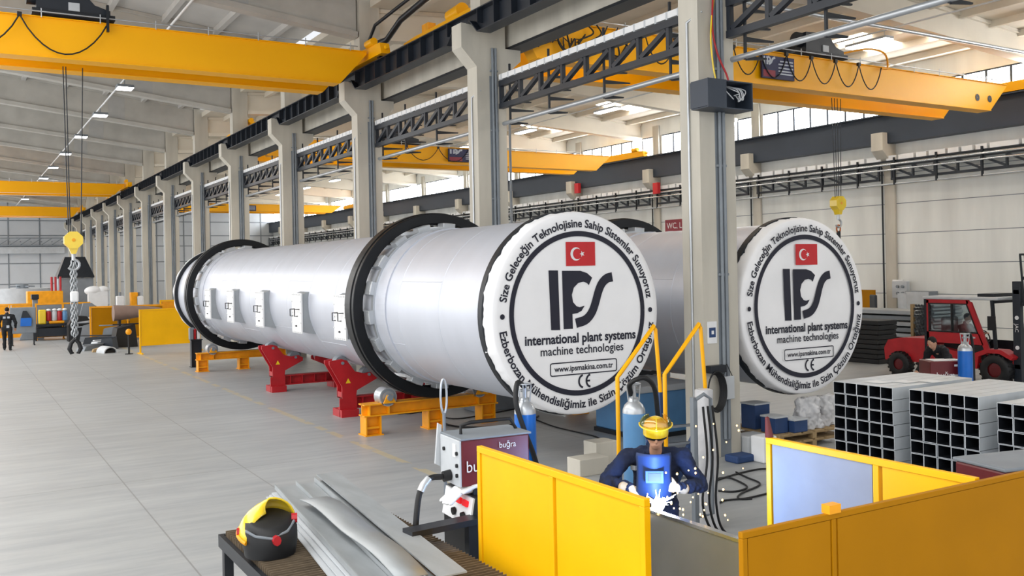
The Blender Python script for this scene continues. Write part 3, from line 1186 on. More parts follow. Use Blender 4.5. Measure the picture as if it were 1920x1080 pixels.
def hook_block(t, x, y, ztop, zblock, rblock, xs, hook=True):
    g = G()
    for dx in xs:
        g.cyl((x + dx * 1.6, y, ztop), (x + dx, y, zblock), 0.013, n=6)
    g.build('hoist_rope', 'dark', t)
    g = G()
    g.prism([(rblock * math.cos(PI / 8 + j * PI / 4), rblock * math.sin(PI / 8 + j * PI / 4)) for j in range(8)], 'y', -0.14, 0.14)
    g.prism([(-rblock * 0.5, -rblock * 0.8), (rblock * 0.5, -rblock * 0.8), (rblock * 0.22, -rblock * 1.5), (-rblock * 0.22, -rblock * 1.5)], 'y', -0.1, 0.1)
    g.v = [(a + x, b + y, c + zblock) for a, b, c in g.v]
    hb = g.build('hook_block', 'capyel', t, 0.015)
    G().cyl((x, y - 0.15, zblock), (x, y - 0.145, zblock), rblock * 0.18, n=12).build('sheave_pin', 'orange', hb)
    z = zblock - rblock * 1.5
    g = G()
    g.cyl((x, y, z), (x, y, z - 0.16), 0.045, n=10)
    g.tube([(x + 0.0, y, z - 0.14)] + [(x + 0.13 * math.sin(a), y, z - 0.27 + 0.13 * math.cos(a)) for a in [math.radians(q) for q in range(0, 260, 20)]], 0.035, 8)
    g.build('hook', 'galv', hb)
    return z - 0.4


# left bay, near crane
cA = crane('big yellow bridge crane crossing the top left, black trolley on top', -10.4, 10.22, 25.0, 26.4, 8.48, 9.42, 9.16, 9.0, 0.9, (0.8, 0.8), 10.43, -10.3)
trolley(cA, 2.55, 0.0, 1.8, 9.44)
p0 = 3.36
festoon(cA, p0 - 5 * 1.93, p0, 5, -0.16, 9.40, 0.85, 'black')
G().box(p0 - 0.03, p0 + 0.03, -0.2, -0.1, 9.2, 9.85).build('festoon_arm', 'dark', cA)
zh = hook_block(cA, 2.59, 0.8, 8.45, 4.10, 0.23, (-0.1, -0.06, 0.18))
g = G()
zc, i = zh + 0.12, 0
while zc > 1.65:
    pts = []
    for j in range(12):
        a = 2 * PI * j / 12
        u, w = 0.03 * math.cos(a), 0.065 * math.sin(a)
        pts.append((2.59 + (u if i % 2 else 0), 0.8 + (0 if i % 2 else u), zc + w))
    g.tube(pts, 0.017, 6, 0, True)
    for s_ in (-1, 1):
        pts2 = [(p[0] + s_ * 0.045, p[1] + 0.03, p[2] + 0.045) for p in pts]
        g.tube(pts2, 0.017, 6, 0, True)
    zc -= 0.092
    i += 1
g.build('lifting_chain', 'steel', cA)
g = G()
g.box(2.50, 2.69, 0.72, 0.88, 2.55, 2.82)
g.build('chain_shortener', 'white', cA, 0.04)
g = G()
for s_ in (-1, 1):
    g.tube([(2.59, 0.8, 1.62), (2.59 + s_ * 0.09, 0.8, 1.52), (2.59 + s_ * 0.13, 0.8, 1.38), (2.59 + s_ * 0.08, 0.8, 1.27), (2.59 + s_ * 0.03, 0.8, 1.28)], [0.04, 0.05, 0.055, 0.045, 0.025], 8)
g.build('chain_hook', 'black', cA)

crane('yellow bridge crane farther down the left bay behind the lamps', -10.4, 10.2, 69.0, 71.0, 8.75, 9.45, 9.16, 9.0, 0.9, (0.5, 0.6), 10.43, -10.3)
crane('yellow bridge crane farthest down the left bay before the end wall', -10.4, 10.2, 95.2, 97.2, 8.72, 9.55, 9.16, 9.0, 0.9, (0.5, 0.6), 10.43, -10.3)

# right bay, near crane
cR = crane('yellow bridge crane across the top right with looped cables and a printed board', 11.8, 31.9, 19.3, 21.1, 8.32, 9.27, 9.30, 9.19, 1.2, (0.55, 0.95), None, 33.22)
end_carriage(cR, 11.57, -1.2, 5.9, 9.44)
G().cyl((11.57, 2.35, 9.98), (11.57, 3.1, 9.98), 0.2, 0.16, 16).build('travel_motor', 'yel', cR)
G().box(11.45, 11.69, 4.2, 4.6, 9.84, 10.08).build('buffer_box', 'orange', cR)
trolley(cR, 22.6, 0.0, 2.2, 9.29)
festoon(cR, 15.6, 25.0, 9, -0.16, 9.22, 0.72, 'black')
g = G()
g.tube(spline([(25.0, -0.16, 9.2), (25.3, -0.16, 9.25), (25.25, -0.1, 9.7), (24.6, 0, 9.8), (23.6, 0.2, 9.6)]), 0.03, 8)
g.build('festoon_arm', 'orange', cR)
# tangle of cables at the left end
g = G()
rnd = random.Random(5)
for i in range(9):
    x = 12.1 + i * 0.33
    g.tube(spline([(x, -0.12, 9.3), (x + rnd.uniform(-.3, .3), -0.2, 9.05), (x + rnd.uniform(-.4, .4), -0.14, 8.8), (x + rnd.uniform(-.3, .3), -0.18, 8.55), (x + 0.3, -0.12, 8.75 + rnd.uniform(-.1, .3))]), 0.022, 6)
g.build('cable_tangle', 'black', cR)


g = G()
put_text(g, 'CRANE', (12.15, -0.07, 8.72), (1, 0, 0), (0, 0, 1), 0.26, 1.45)
g.build('lettering', 'black', cR)


def board(t, x0, x1, z0, z1, y, logo=True):
    g = G()
    g.box(x0, x1, y - 0.02, y + 0.05, z0, z1, 0)
    bo = g.build('printed_board', ['poster'], t)
    w, h = x1 - x0, z1 - z0
    g = G()
    yy = y - 0.026
    for q, (a, b) in enumerate(((0.80, 0.45), (0.66, 0.5), (0.50, 0.5), (0.36, 0.5), (0.24, 0.5))):
        g.box(x0 + w * (1 - b), x0 + w * 0.96, yy, yy + 0.004, z0 + h * (a - 0.03), z0 + h * (a + 0.03))
    if logo:
        g.box(x0 + w * 0.04, x0 + w * 0.09, yy, yy + 0.004, z0 + h * 0.6, z0 + h * 0.95)
        g.box(x0 + w * 0.13, x0 + w * 0.18, yy, yy + 0.004, z0 + h * 0.6, z0 + h * 0.95)
        S = spline([(x0 + w * 0.40, z0 + h * 0.93, 0), (x0 + w * 0.33, z0 + h * 0.88, 0), (x0 + w * 0.27, z0 + h * 0.70, 0), (x0 + w * 0.20, z0 + h * 0.62, 0)], 4)
        stroke(g, [(p.x, p.y) for p in S], w * 0.05, yy)
        S = [(x0 + w * (0.18 + 0.07 * math.cos(a)), z0 + h * (0.83 + 0.1 * math.sin(a))) for a in [math.radians(q) for q in range(-90, 110, 20)]]
        stroke(g, S, w * 0.045, yy)
    g.build('board_print', 'refl', bo)
    G().box(x0 + w * 0.03, x0 + w * 0.4, yy, yy + 0.004, z0 + h * 0.06, z0 + h * 0.36).build('board_picture', 'brick', bo)


board(cR, 19.85, 21.15, 8.48, 9.13, -0.12)
G().xf(Matrix.Identity(4))
zz = hook_block(cR, 24.27, 1.0, 8.4, 5.05, 0.24, (-0.12, -0.04, 0.04, 0.14))
g = G()
g.tube([(24.27 + 0.09 * math.cos(a), 1.0, zz - 0.05 + 0.12 * math.sin(a)) for a in [2 * PI * j / 12 for j in range(12)]], 0.025, 6, 0, True)
g.build('shackle', 'copper', cR)
G().box(24.21, 24.33, 0.97, 1.03, 2.9, zz - 0.13).build('lifting_sling', 'dark', cR)
g = G()
for x in (30.2, 30.9):
    g.lathe([(0.02, 0), (0.12, 0.0)], (x, -0.012, 8.72), 'y', 20)
g.build('end_holes', 'black', cR)

cB = crane('yellow bridge crane in the middle of the right bay with a dark printed board', 11.8, 31.6, 42.1, 44.3, 8.5, 9.3, 9.44, 9.19, 1.2, (0.55, 0.9), 11.57, 33.22)
festoon(cB, 14.0, 22.6, 5, -0.16, 9.25, 0.65, 'black')
board(cB, 21.45, 23.4, 8.6, 9.25, -0.12)
trolley(cB, 19.0, 0.0, 2.6, 9.32)
cC = crane('yellow bridge crane farthest down the right bay with a small dark board', 11.8, 31.6, 84.3, 86.3, 8.7, 9.35, 9.44, 9.19, 1.0, (0.5, 0.9), 11.57, 33.22)
board(cC, 21.5, 23.5, 8.75, 9.25, -0.12)

# ------------------------------------------------------------------ lamps
lamp0 = None
LY = [31.5, 38.7, 45.75, 53.2, 61.0, 69.0, 76.6, 87.0, 97.5]
for i, y in enumerate(LY):
    lab = 'white ceiling lamp on the slanting conduit of the left bay, %s from the camera' % ORD[i]
    if lamp0 is None:
        lamp0 = thing('ceiling_lamp', lab, 'lamp', (5.8, y, 10.42), 0, 'lamps of the left bay')
        g = G()
        g.prism([(-0.36, 0.0), (0.36, 0.0), (0.26, 0.12), (-0.26, 0.12)], 'x', -0.3, 0.3)
        g.cyl((0, 0, 0.12), (0, 0, 0.36), 0.02, n=8)
        g.build('housing', 'grey', lamp0)
        G().box(-0.28, 0.28, -0.34, 0.34, -0.02, 0.0).build('diffuser', 'lampon', lamp0)
    else:
        dup(lamp0, (5.8, y, 10.42), None, lab)
tag(G().cyl((5.8, -8, 10.78), (5.8, 112, 10.78), 0.035, n=8).build('lamp_conduit', 'white'), 'thin white conduit running along the lamps of the left bay', 'conduit')
lamp1 = None
for x in (26.05, 15.6):
    for i in range(11):
        y = 13.2 + 7.2 * i
        lab = 'white tube lamp under the %s roof slope of the right bay, %s from the camera' % ('far' if x > 20 else 'near', ORD[i])
        z = zr(x) - 0.34
        if lamp1 is None:
            lamp1 = thing('tube_lamp', lab, 'lamp', (x, y, z), 0, 'tube lamps of the right bay')
            g = G()
            g.box(-0.2, 0.2, -0.8, 0.8, 0.0, 0.08)
            for s_ in (-0.6, 0.6):
                g.cyl((0, s_, 0.08), (0, s_, 0.27), 0.012, n=6)
            g.build('housing', 'lgrey', lamp1)
            G().box(-0.19, 0.19, -0.79, 0.79, -0.04, 0.0).build('diffuser', 'lampon', lamp1)
        else:
            dup(lamp1, (x, y, z), None, lab)
    tag(G().cyl((x, -8, zr(x) - 0.045), (x, 112, zr(x) - 0.045), 0.03, n=8).build('lamp_conduit', 'white'), 'thin conduit along the tube lamps of the %s slope of the right bay' % ('far' if x > 20 else 'near'), 'conduit')
tag(G().cyl((11.4, 18.5, 10.3), (33.0, 18.5, 10.25), 0.06, n=10).build('roof_pipe', 'galv'), 'pale pipe crossing under the near end of the right bay roof', 'pipe')
tag(G().cyl((-10.8, 34.4, 10.75), (8.0, 34.4, 10.5), 0.06, n=10).build('roof_pipe', 'galv'), 'thin pale pipe crossing below the left bay roof', 'pipe')
p_ = aty(957, 300, 31.0)
tag(G().cyl((p_.x, 31.0, 0), (p_.x, 31.0, aty(957, 232, 31.0).z), 0.05, n=8).build('upright_pipe', 'grey'), 'thin upright grey pipe in the right bay seen just right of the second column', 'pipe')
# rain pipe looping over the second column
c1 = coly(1)
g = G()
pts = [(10.98, c1 - 0.12, 8.9), (10.98, c1 - 0.12, 9.85), (10.99, c1 - 0.2, 9.98), (11.05, c1 - 0.5, 10.0), (11.1, c1 - 1.0, 10.0), (11.1, c1 - 2.0, 10.35), (11.1, c1 - 7.2, 10.9)]
g.tube(pts, 0.09, 10)
tag(g.build('rain_pipe', 'dark'), 'dark rain pipe climbing the column above the near crane and bending to the roof', 'pipe')
g = G()
g.tube([(10.98, c1 - 0.10, 9.8), (10.9, c1 - 0.12, 10.15), (10.9, c1 - 0.6, 10.5), (10.9, c1 - 6.9, 10.95)], 0.05, 8)
tag(g.build('cable_conduit', 'dark'), 'thin dark conduit above the rain pipe bending up to the roof', 'conduit')

# ------------------------------------------------------------------ welding screens
def screen(label, p0, p1, h, cols, splits, post=0.05, gap=0.1, group='welding screens', top='yelscr', feet=True, z0=0.0):
    """framed sheet screen from p0 to p1 (floor points); splits = fractions of the inner posts"""
    p0, p1 = V((p0[0], p0[1], 0)), V((p1[0], p1[1], 0))
    d = p1 - p0
    L_ = d.length
    t = thing('welding_screen', label, 'screen', p0, math.atan2(d.y, d.x), group)
    fr = [0.0] + list(splits) + [1.0]
    for f in fr:
        x = min(max(f * L_, post / 2), L_ - post / 2)
        g = G()
        g.box(x - post / 2, x + post / 2, -post / 2, post / 2, 0.0, h - post)
        if feet:
            g.box(x - post / 2, x + post / 2, -0.3, 0.3, 0, 0.05)
        g.build('post', top, t, 0.004)
    G().box(0, L_, -post / 2, post / 2, h - post, h).build('top_rail', top, t, 0.004)
    G().box(post, L_ - post, -post / 2 + 0.005, post / 2 - 0.005, gap, gap + post).build('bottom_rail', top, t)
    for i in range(len(fr) - 1):
        a, b = fr[i] * L_ + post * (1.0 if i else 1.2), fr[i + 1] * L_ - post * 0.8
        G().box(a, b, -0.012, 0.012, gap + post, h - post - 0.003).build('sheet', cols[i % len(cols)], t)
    return t


s1 = screen('yellow framed welding screen in the front, left of the welder', (3.67, 6.73), (3.67, 4.57), 1.75, ['yelscr'], [0.51])
s2 = screen('welding screen right of the welder, pale sheet then yellow sheet', (5.80, 5.62), (5.80, 3.76), 1.75, ['bluegrey', 'yelscr'], [0.58], 0.05)
s3 = screen('dark amber welding screen lowest in front of the welder booth, right of the yellow one', (3.62, 3.72), (6.6, 3.70), 1.75, ['amber', 'amber'], [0.24], 0.035, top='amber')
g = G()
g.prism([(-0.05, 1.75), (0.045, 1.75), (0.045, 1.80), (-0.05, 1.80)], 'y', -0.03, 0.03)
g.v = [(a + 2.98 * 0.24, b, c) for a, b, c in g.v]
g.build('clip', 'orange', s3)
g = G()
g.cyl((0.02, 0, 1.75), (0.0, 0, 1.90), 0.035, 0.018, 10)
g.ball((0.0, 0, 1.90), 0.02, 8)
g.build('red_grip', 'dred', s2)

# steel workpiece the welder works on
AZ = 1.165
t = thing('steel_workpiece', 'grey sheet steel panel with a bright edge below the welding arc', 'workpiece', (4.98, 5.2, 0))
G().box(-0.02, 0.02, -0.62, 0.98, 0.35, AZ - 0.02).build('panel', 'steel', t)
G().box(-0.03, 0.03, -0.62, 0.98, AZ - 0.03, AZ - 0.005).build('edge_bar', 'chrome', t)
g = G()
for y in (-0.5, 0.85):
    g.box(-0.03, 0.03, y - 0.03, y + 0.03, 0, 0.35)
    g.box(-0.25, 0.25, y - 0.03, y + 0.03, 0, 0.05)
g.build('stand', 'dark', t)

# ------------------------------------------------------------------ arc and sparks
ARC = V((5.03, 6.12, AZ + 0.03))
g = G()
g.ball(ARC, 0.055, 14)  # core widened and spikes added to shape the glow and glare
rnd = random.Random(11)
for i in range(26):
    d = V((rnd.gauss(0, 1), rnd.gauss(0, 1), rnd.gauss(0.3, 0.8))).normalized()
    ln = rnd.uniform(0.07, 0.19)
    g.cyl(ARC + d * 0.02, ARC + d * ln, 0.006, 0.001, 5)
tag(g.build('welding_arc', 'arc'), 'blinding blue white welding arc in front of the welder', 'arc')
g = G()
for i in range(46):
    if i < 30:
        px, py = rnd.gauss(1275, 34), rnd.gauss(950, 26)
        dd = rnd.uniform(7.7, 8.1)
    else:
        px, py = rnd.uniform(1290, 1395), rnd.uniform(790, 985)
        dd = rnd.uniform(7.6, 8.0)
    p = atd(px, py, dd)
    if p.z < 0.2:
        continue
    r = rnd.uniform(0.005, 0.009)
    g.ball(p, (r, r, r * 1.3), 8)
tag(g.build('welding_sparks', 'spark'), 'golden sparks flying right of the welding arc', 'sparks', None, 'stuff')

# ------------------------------------------------------------------ people
def capsule(g, a, b, r0, r1, n=14):
    g.cyl(a, b, r0, r1, n, 0, True, True)
    g.ball(a, r0, n)
    g.ball(b, r1, n)


_tx = {}


def crumple(o, size, strength):
    """cloth folds"""
    if size not in _tx:
        tx = bpy.data.textures.new('folds', 'CLOUDS')
        tx.noise_scale = size
        tx.noise_depth = 2
        _tx[size] = tx
    d = o.modifiers.new('folds', 'DISPLACE')
    d.texture = _tx[size]
    d.strength = strength
    d.mid_level = 0.5
    return o


def remesh(o, vox, smooth=4):
    m = o.modifiers.new('skin', 'REMESH')
    m.mode = 'VOXEL'
    m.voxel_size = vox
    m.use_smooth_shade = True
    s_ = o.modifiers.new('soft', 'SMOOTH')
    s_.iterations = smooth
    s_.factor = 0.5
    return o


def hand_geo(g, w, d, up, side=1, r=0.0105, curl=0.6, s=1.0):
    """palm and five bent fingers; w wrist, d direction of the hand, up = back of the hand"""
    d = V(d).normalized()
    up = V(up)
    up = (up - d * up.dot(d)).normalized()
    lat = d.cross(up) * side
    R = Matrix((d, lat, up)).transposed()
    pc = V(w) + d * 0.05 * s
    g.ball(pc, (0.055 * s, 0.043 * s, 0.020 * s), 12, 0, R)
    g.ball(V(w), 0.028 * s, 10)
    for i, (off, ln) in enumerate(((-0.031, 0.072), (-0.010, 0.082), (0.011, 0.076), (0.031, 0.060))):
        p = V(w) + d * (0.092 * s) + lat * off * s
        q = d.copy()
        pts = [p - d * 0.02 * s]
        for k in range(3):
            ang = curl * (k + 0.4)
            dd = d * math.cos(ang) - up * math.sin(ang)
            p = p + dd * ln * s * (0.42, 0.33, 0.25)[k]
            pts.append(p.copy())
        for a, b in zip(pts[:-1], pts[1:]):
            capsule(g, a, b, r * s, r * 0.9 * s, 8)
    b0 = V(w) + d * 0.025 * s - lat * 0.030 * s
    b1 = b0 + (d * 0.6 - lat * 0.75 - up * 0.3).normalized() * 0.042 * s
    b2 = b1 + (d * 0.9 - lat * 0.2 - up * 0.4).normalized() * 0.032 * s
    capsule(g, b0, b1, r * 1.3 * s, r * 1.15 * s, 8)
    capsule(g, b1, b2, r * 1.15 * s, r * 0.95 * s, 8)


def figure(name_label, loc, rz, J, cloth='cloth', gloves=False, hair=True, face=True, trousers=None, handvec=None, vox=0.014, bulk=0.9):
    """J: joint positions (local, facing -Y). one continuous body, clothing as children"""
    t = thing('person', name_label, 'person', loc, rz)
    g = G()
    hd = V(J['head'])
    hf = V(J.get('face', (0, -1, -0.1))).normalized()
    hu = V(J.get('up', (0, -0.1, 1)))
    hu = (hu - hf * hu.dot(hf)).normalized()
    hs = hf.cross(hu)
    R = Matrix((hs, -hf, hu)).transposed()
    g.ball(hd, (0.077, 0.097, 0.115), 18, 0, R)
    g.ball(hd + hf * 0.03 - hu * 0.065, (0.055, 0.062, 0.06), 14, 0, R)
    capsule(g, hd + hf * 0.088 + hu * 0.005, hd + hf * 0.108 - hu * 0.028, 0.010, 0.015, 8)
    g.ball(hd + hf * 0.088 - hu * 0.063, (0.026, 0.016, 0.012), 8, 0, R)
    for s_ in (-1, 1):
        g.ball(hd + hs * 0.077 * s_ - hu * 0.01, (0.012, 0.022, 0.032), 8, 0, R)
        g.ball(hd + hf * 0.075 + hs * 0.03 * s_ + hu * 0.028, (0.026, 0.018, 0.010), 8, 0, R)
    nk = V(J['neck'])
    capsule(g, nk - V((0, 0, 0.04)), hd - hu * 0.07, 0.058, 0.052)
    capsule(g, nk, V(J['chest']), 0.055, 0.085)
    capsule(g, V(J['chest']), V(J['pelvis']), 0.085, 0.085)
    for s_ in 'RL':
        capsule(g, V(J['sh' + s_]), V(J['el' + s_]), 0.045, 0.036)
        capsule(g, V(J['el' + s_]), V(J['wr' + s_]), 0.036, 0.027)
        capsule(g, V(J['chest']) + V((0, 0, 0.1)), V(J['sh' + s_]), 0.06, 0.05)
        capsule(g, V(J['pelvis']), V(J['hp' + s_]), 0.1, 0.075)
        capsule(g, V(J['hp' + s_]), V(J['kn' + s_]), 0.07, 0.05)
        capsule(g, V(J['kn' + s_]), V(J['an' + s_]), 0.05, 0.035)
        if not gloves:
            d = (V(J['wr' + s_]) - V(J['el' + s_])).normalized()
            if handvec:
                d = V(handvec[s_]).normalized()
            hand_geo(g, J['wr' + s_], d, J.get('hup', (0, -0.3, 1)), 1 if s_ == 'R' else -1, 0.010, 0.45)
    remesh(g.build('body', 'skin', t), 0.009, 3)
    # jacket
    g = G()
    ch, pv = V(J['chest']), V(J['pelvis'])
    side = (V(J['shL']) - V(J['shR'])).normalized()
    for f, w_, dp in ((0.0, 0.20 * bulk, 0.125), (0.35, 0.19 * bulk, 0.125), (0.7, 0.185 * bulk, 0.12), (1.0, 0.19 * bulk, 0.125)):
        c = ch.lerp(pv, f)
        RR = Matrix((side, V((0, 1, 0)), V((0, 0, 1)))).transposed()
        g.ball(c, (w_, dp, 0.16), 16, 0, RR)
    g.ball(pv - V((0, 0, 0.06)), (0.175, 0.13, 0.12), 16)
    capsule(g, nk + V((0, 0.005, -0.02)), nk + V((0, 0, 0.03)), 0.078, 0.070)
    for s_ in 'RL':
        capsule(g, ch + V((0, 0, 0.09)), V(J['sh' + s_]), 0.105, 0.078)
        capsule(g, V(J['sh' + s_]), V(J['el' + s_]), 0.078, 0.060)
        wr = V(J['wr' + s_])
        el = V(J['el' + s_])
        capsule(g, el, el.lerp(wr, 0.92), 0.062, 0.046)
    crumple(remesh(g.build('jacket', cloth, t), 0.014, 3), 0.09, 0.05)
    g = G()
    for s_ in 'RL':
        hp, kn, an = V(J['hp' + s_]), V(J['kn' + s_]), V(J['an' + s_])
        capsule(g, pv - V((0, 0, 0.04)), hp, 0.135, 0.105)
        capsule(g, hp, kn, 0.098, 0.074)
        capsule(g, kn, kn.lerp(an, 0.95), 0.074, 0.062)
    crumple(remesh(g.build('trousers', trousers or cloth, t), 0.014, 3), 0.1, 0.04)
    for s_ in 'RL':
        g = G()
        an, to = V(J['an' + s_]), V(J['to' + s_])
        g.ball(an - V((0, 0, 0.035)), (0.048, 0.052, 0.055), 10)
        capsule(g, an - V((0, 0, 0.045)) + (an - to).normalized() * 0.03, to, 0.042, 0.036, 10)
        remesh(g.build('boot', 'black', t), 0.01, 2)
    if hair:
        g = G()
        g.ball(hd - hf * 0.018 + hu * 0.026, (0.083, 0.097, 0.102), 16, 0, R)
        o = g.build('hair', 'hair', t)
    return t, hd, hf, hu, hs, R


def legs(J, w=0.10, fwd=(0, 0), z=0.95):
    for s_, sx in (('R', -1), ('L', 1)):
        f = fwd[0 if s_ == 'R' else 1]
        J['hp' + s_] = (sx * w, 0.05 + J['pelvis'][1] * 0.5, z - 0.05)
        J['kn' + s_] = (sx * (w + 0.01), f * 0.5 + 0.0, 0.50)
        J['an' + s_] = (sx * (w + 0.02), f + 0.04, 0.095)
        J['to' + s_] = (sx * (w + 0.04), f - 0.10, 0.04)
    return J


# the welder
WL = V((5.50, 6.72, 0))
J = dict(head=(0.0, -0.20, 1.625), face=(0.0, -0.98, -0.20), up=(0, -0.18, 0.98), neck=(0, -0.09, 1.47), chest=(0, 0.0, 1.30), pelvis=(0, 0.10, 0.96),
         shR=(-0.235, -0.02, 1.40), elR=(-0.45, -0.08, 1.20), wrR=(-0.215, -0.34, 1.185), shL=(0.235, -0.02, 1.40), elL=(0.39, -0.10, 1.17), wrL=(0.165, -0.36, 1.20))
legs(J, 0.11, (0.0, 0.0))
w, hd, hf, hu, hs, R = figure('person welding in navy workwear and yellow cap visor, behind the yellow screen', WL, math.radians(-37), J, 'cloth', True, True, bulk=1.08)
w.scale = (1.03, 1.03, 1.035)
# gloves
g = G()
hand_geo(g, J['wrR'], (0.72, -0.55, -0.40), (-0.3, -0.5, 0.8), 1, 0.0135, 0.55, 1.12)
capsule(g, V(J['wrR']) - V((0.07, -0.06, -0.0)), J['wrR'], 0.05, 0.036)
remesh(g.build('glove', 'glove', w), 0.007, 2)
g = G()
hand_geo(g, J['wrL'], (-0.75, -0.45, 0.25), (0.2, -0.9, 0.3), -1, 0.0135, 0.75, 1.12)
capsule(g, V(J['wrL']) + V((0.06, 0.07, -0.02)), J['wrL'], 0.05, 0.036)
remesh(g.build('glove', 'glove', w), 0.007, 2)
# cap with the raised yellow visor
g = G()
for i in range(9):
    pass
n = 20
prof = [(0.0, 0.128), (0.05, 0.122), (0.09, 0.095), (0.108, 0.055), (0.112, 0.01), (0.112, -0.02)]
vs = []
for r, z in prof:
    for i in range(n):
        a = 2 * PI * i / n
        vs.append(hd + R @ V((r * math.cos(a) * 0.98, r * math.sin(a) * 1.12 - 0.005, z + 0.03)))
g.add(vs, [(q * n + i, q * n + (i + 1) % n, (q + 1) * n + (i + 1) % n, (q + 1) * n + i) for q in range(len(prof) - 1) for i in range(n)], 0, True)
capo = g.build('cap', 'capyel', w, merge=True)
g = G()
nn = 14
vs = []
for q in range(7):
    el = math.radians(84 - q * 10)
    for i in range(nn + 1):
        a = math.radians(-100 + 200 * i / nn)
        rr = 0.150
        vs.append(hd + R @ V((rr * 1.0 * math.sin(a) * max(0.35, math.cos(el * 0.8)), -rr * math.cos(a) * math.cos(el * 0.55) * 1.12 - 0.02, rr * math.sin(el) * 0.98 + 0.045)))
g.add(vs, [(q * (nn + 1) + i, q * (nn + 1) + i + 1, (q + 1) * (nn + 1) + i + 1, (q + 1) * (nn + 1) + i) for q in range(6) for i in range(nn)], 0, True)
vo = g.build('visor', 'visor', capo)
sd = vo.modifiers.new('thick', 'SOLIDIFY')
sd.thickness = 0.004
g = G()
g.tube([vs[6 * (nn + 1) + i] for i in range(nn + 1)], 0.007, 6)
g.tube([vs[q * (nn + 1) + nn // 2] for q in range(7)], 0.004, 6)
g.build('visor_rim', 'capyel', capo)
g = G()
g.lathe([(0.098, -0.03), (0.102, 0.0), (0.102, 0.04), (0.098, 0.05)], (0, 0, 0), 'z', 24)
g.v = [tuple(hd + R @ V((a, b * 1.08, c + 0.012))) for a, b, c in g.v]
g.build('headband', 'black', w)
g = G()
for s_ in (-1, 1):
    g.ball(hd + hf * 0.096 + hs * 0.034 * s_ + hu * 0.006, (0.03, 0.012, 0.019), 10, 0, R)
    g.bar(hd + hf * 0.09 + hs * 0.06 * s_ + hu * 0.008, hd + hs * 0.082 * s_ + hu * 0.008, 0.006, 0.012)
g.build('dark_glasses', 'black', w)
# reflective bands
g = G()
pts = []
for i in range(9):
    x = -0.212 + 0.16 * i / 8
    pts.append(V((x, -0.128 * math.sqrt(max(0.02, 1 - (x / 0.225) ** 2)) - 0.008, 1.33)))
for a, b in zip(pts[:-1], pts[1:]):
    g.add([a, b, b + V((0, 0, -0.04)), a + V((0, 0, -0.04))], [(0, 1, 2, 3)])
o = g.build('reflective_band', 'refl', w)
sd = o.modifiers.new('thick', 'SOLIDIFY')
sd.thickness = 0.012
g = G()
for zz_ in (1.15, 1.22, 1.29, 1.36):
    g.cyl((0.0, -0.150, zz_), (0.0, -0.158, zz_), 0.009, n=8)
g.build('jacket_buttons', 'refl', w)
# coat collar
g = G()
for s_ in (-1, 1):
    g.prism([(s_ * 0.02, 1.40), (s_ * 0.10, 1.47), (s_ * 0.12, 1.38), (s_ * 0.06, 1.33)], 'y', -0.150, -0.128)
g.build('collar', 'cloth', w)
# hand shield, its own thing
t = thing('hand_shield', 'dark blue hand held welding shield in front of the welder', 'welding shield', WL + V((0, 0, 0.125)), math.radians(-37))
g = G()
n = 16
vs = []
rows = [(1.435, 0.150, -0.01), (1.40, 0.155, 0.0), (1.33, 0.150, 0.0), (1.24, 0.150, 0.0), (1.10, 0.158, 0.0), (1.02, 0.150, 0.01), (0.985, 0.10, 0.03)]
for z, wd, back in rows:
    for i in range(n + 1):
        u = -1 + 2 * i / n
        vs.append((-0.03 + wd * u, -0.50 + 0.10 * u * u + back, z))
g.add(vs, [(q * (n + 1) + i, q * (n + 1) + i + 1, (q + 1) * (n + 1) + i + 1, (q + 1) * (n + 1) + i) for q in range(len(rows) - 1) for i in range(n)], 0, True)
sh = g.build('shield_body', 'shield', t)
sd = sh.modifiers.new('thick', 'SOLIDIFY')
sd.thickness = 0.006
g = G()
g.box(-0.11, 0.05, -0.525, -0.49, 1.19, 1.30)
fr = g.build('window_surround', 'dblue', sh, 0.006)
G().box(-0.085, 0.025, -0.529, -0.524, 1.21, 1.28).build('dark_window', 'black', sh)
g = G()
g.tube([(0.02, -0.46, 1.19), (0.05, -0.40, 1.19), (0.10, -0.38, 1.20)], 0.014, 8)
g.build('handle', 'black', sh)
# torch in the right glove
t = thing('welding_torch', 'black welding torch held in the pale right glove', 'torch', WL, math.radians(-37))
Mi = Matrix.Translation(WL) @ Matrix.Rotation(math.radians(-37), 4, 'Z')
arcl = Mi.inverted() @ ARC
wr = V(J['wrR']) + V((0.08, -0.06, -0.045))
G().tube(spline([wr + V((-0.1, 0.12, 0.0)), wr, wr.lerp(arcl, 0.5) + V((0, 0, 0.04)), wr.lerp(arcl, 0.92)]), 0.013, 8).build('torch_neck', 'dark', t)
G().tube(spline([wr + V((-0.1, 0.12, 0.0)), wr + V((-0.25, 0.2, -0.15)), wr + V((-0.3, 0.25, -0.6)), wr + V((-0.2, 0.3, -1.05))]), 0.014, 8).build('torch_cable', 'black', t)


def standing(face=(0, -1, 0), lean=0.0, step=0.0):
    J = dict(head=(0, -0.02 - lean * 1.2, 1.64 - lean * 0.35), face=face, neck=(0, -lean, 1.47 - lean * 0.25), chest=(0, -lean * 0.6, 1.28 - lean * 0.1), pelvis=(0, 0.02, 0.95),
             shR=(-0.20, -lean * 0.9, 1.40 - lean * 0.2), elR=(-0.30, -0.0 - lean, 1.13 - lean * 0.2), wrR=(-0.27, -0.16 - lean * 1.2, 0.90),
             shL=(0.20, -lean * 0.9, 1.40 - lean * 0.2), elL=(0.30, -0.02 - lean, 1.13 - lean * 0.2), wrL=(0.28, -0.14 - lean * 1.2, 0.90))
    return legs(J, 0.10, (step, -step))


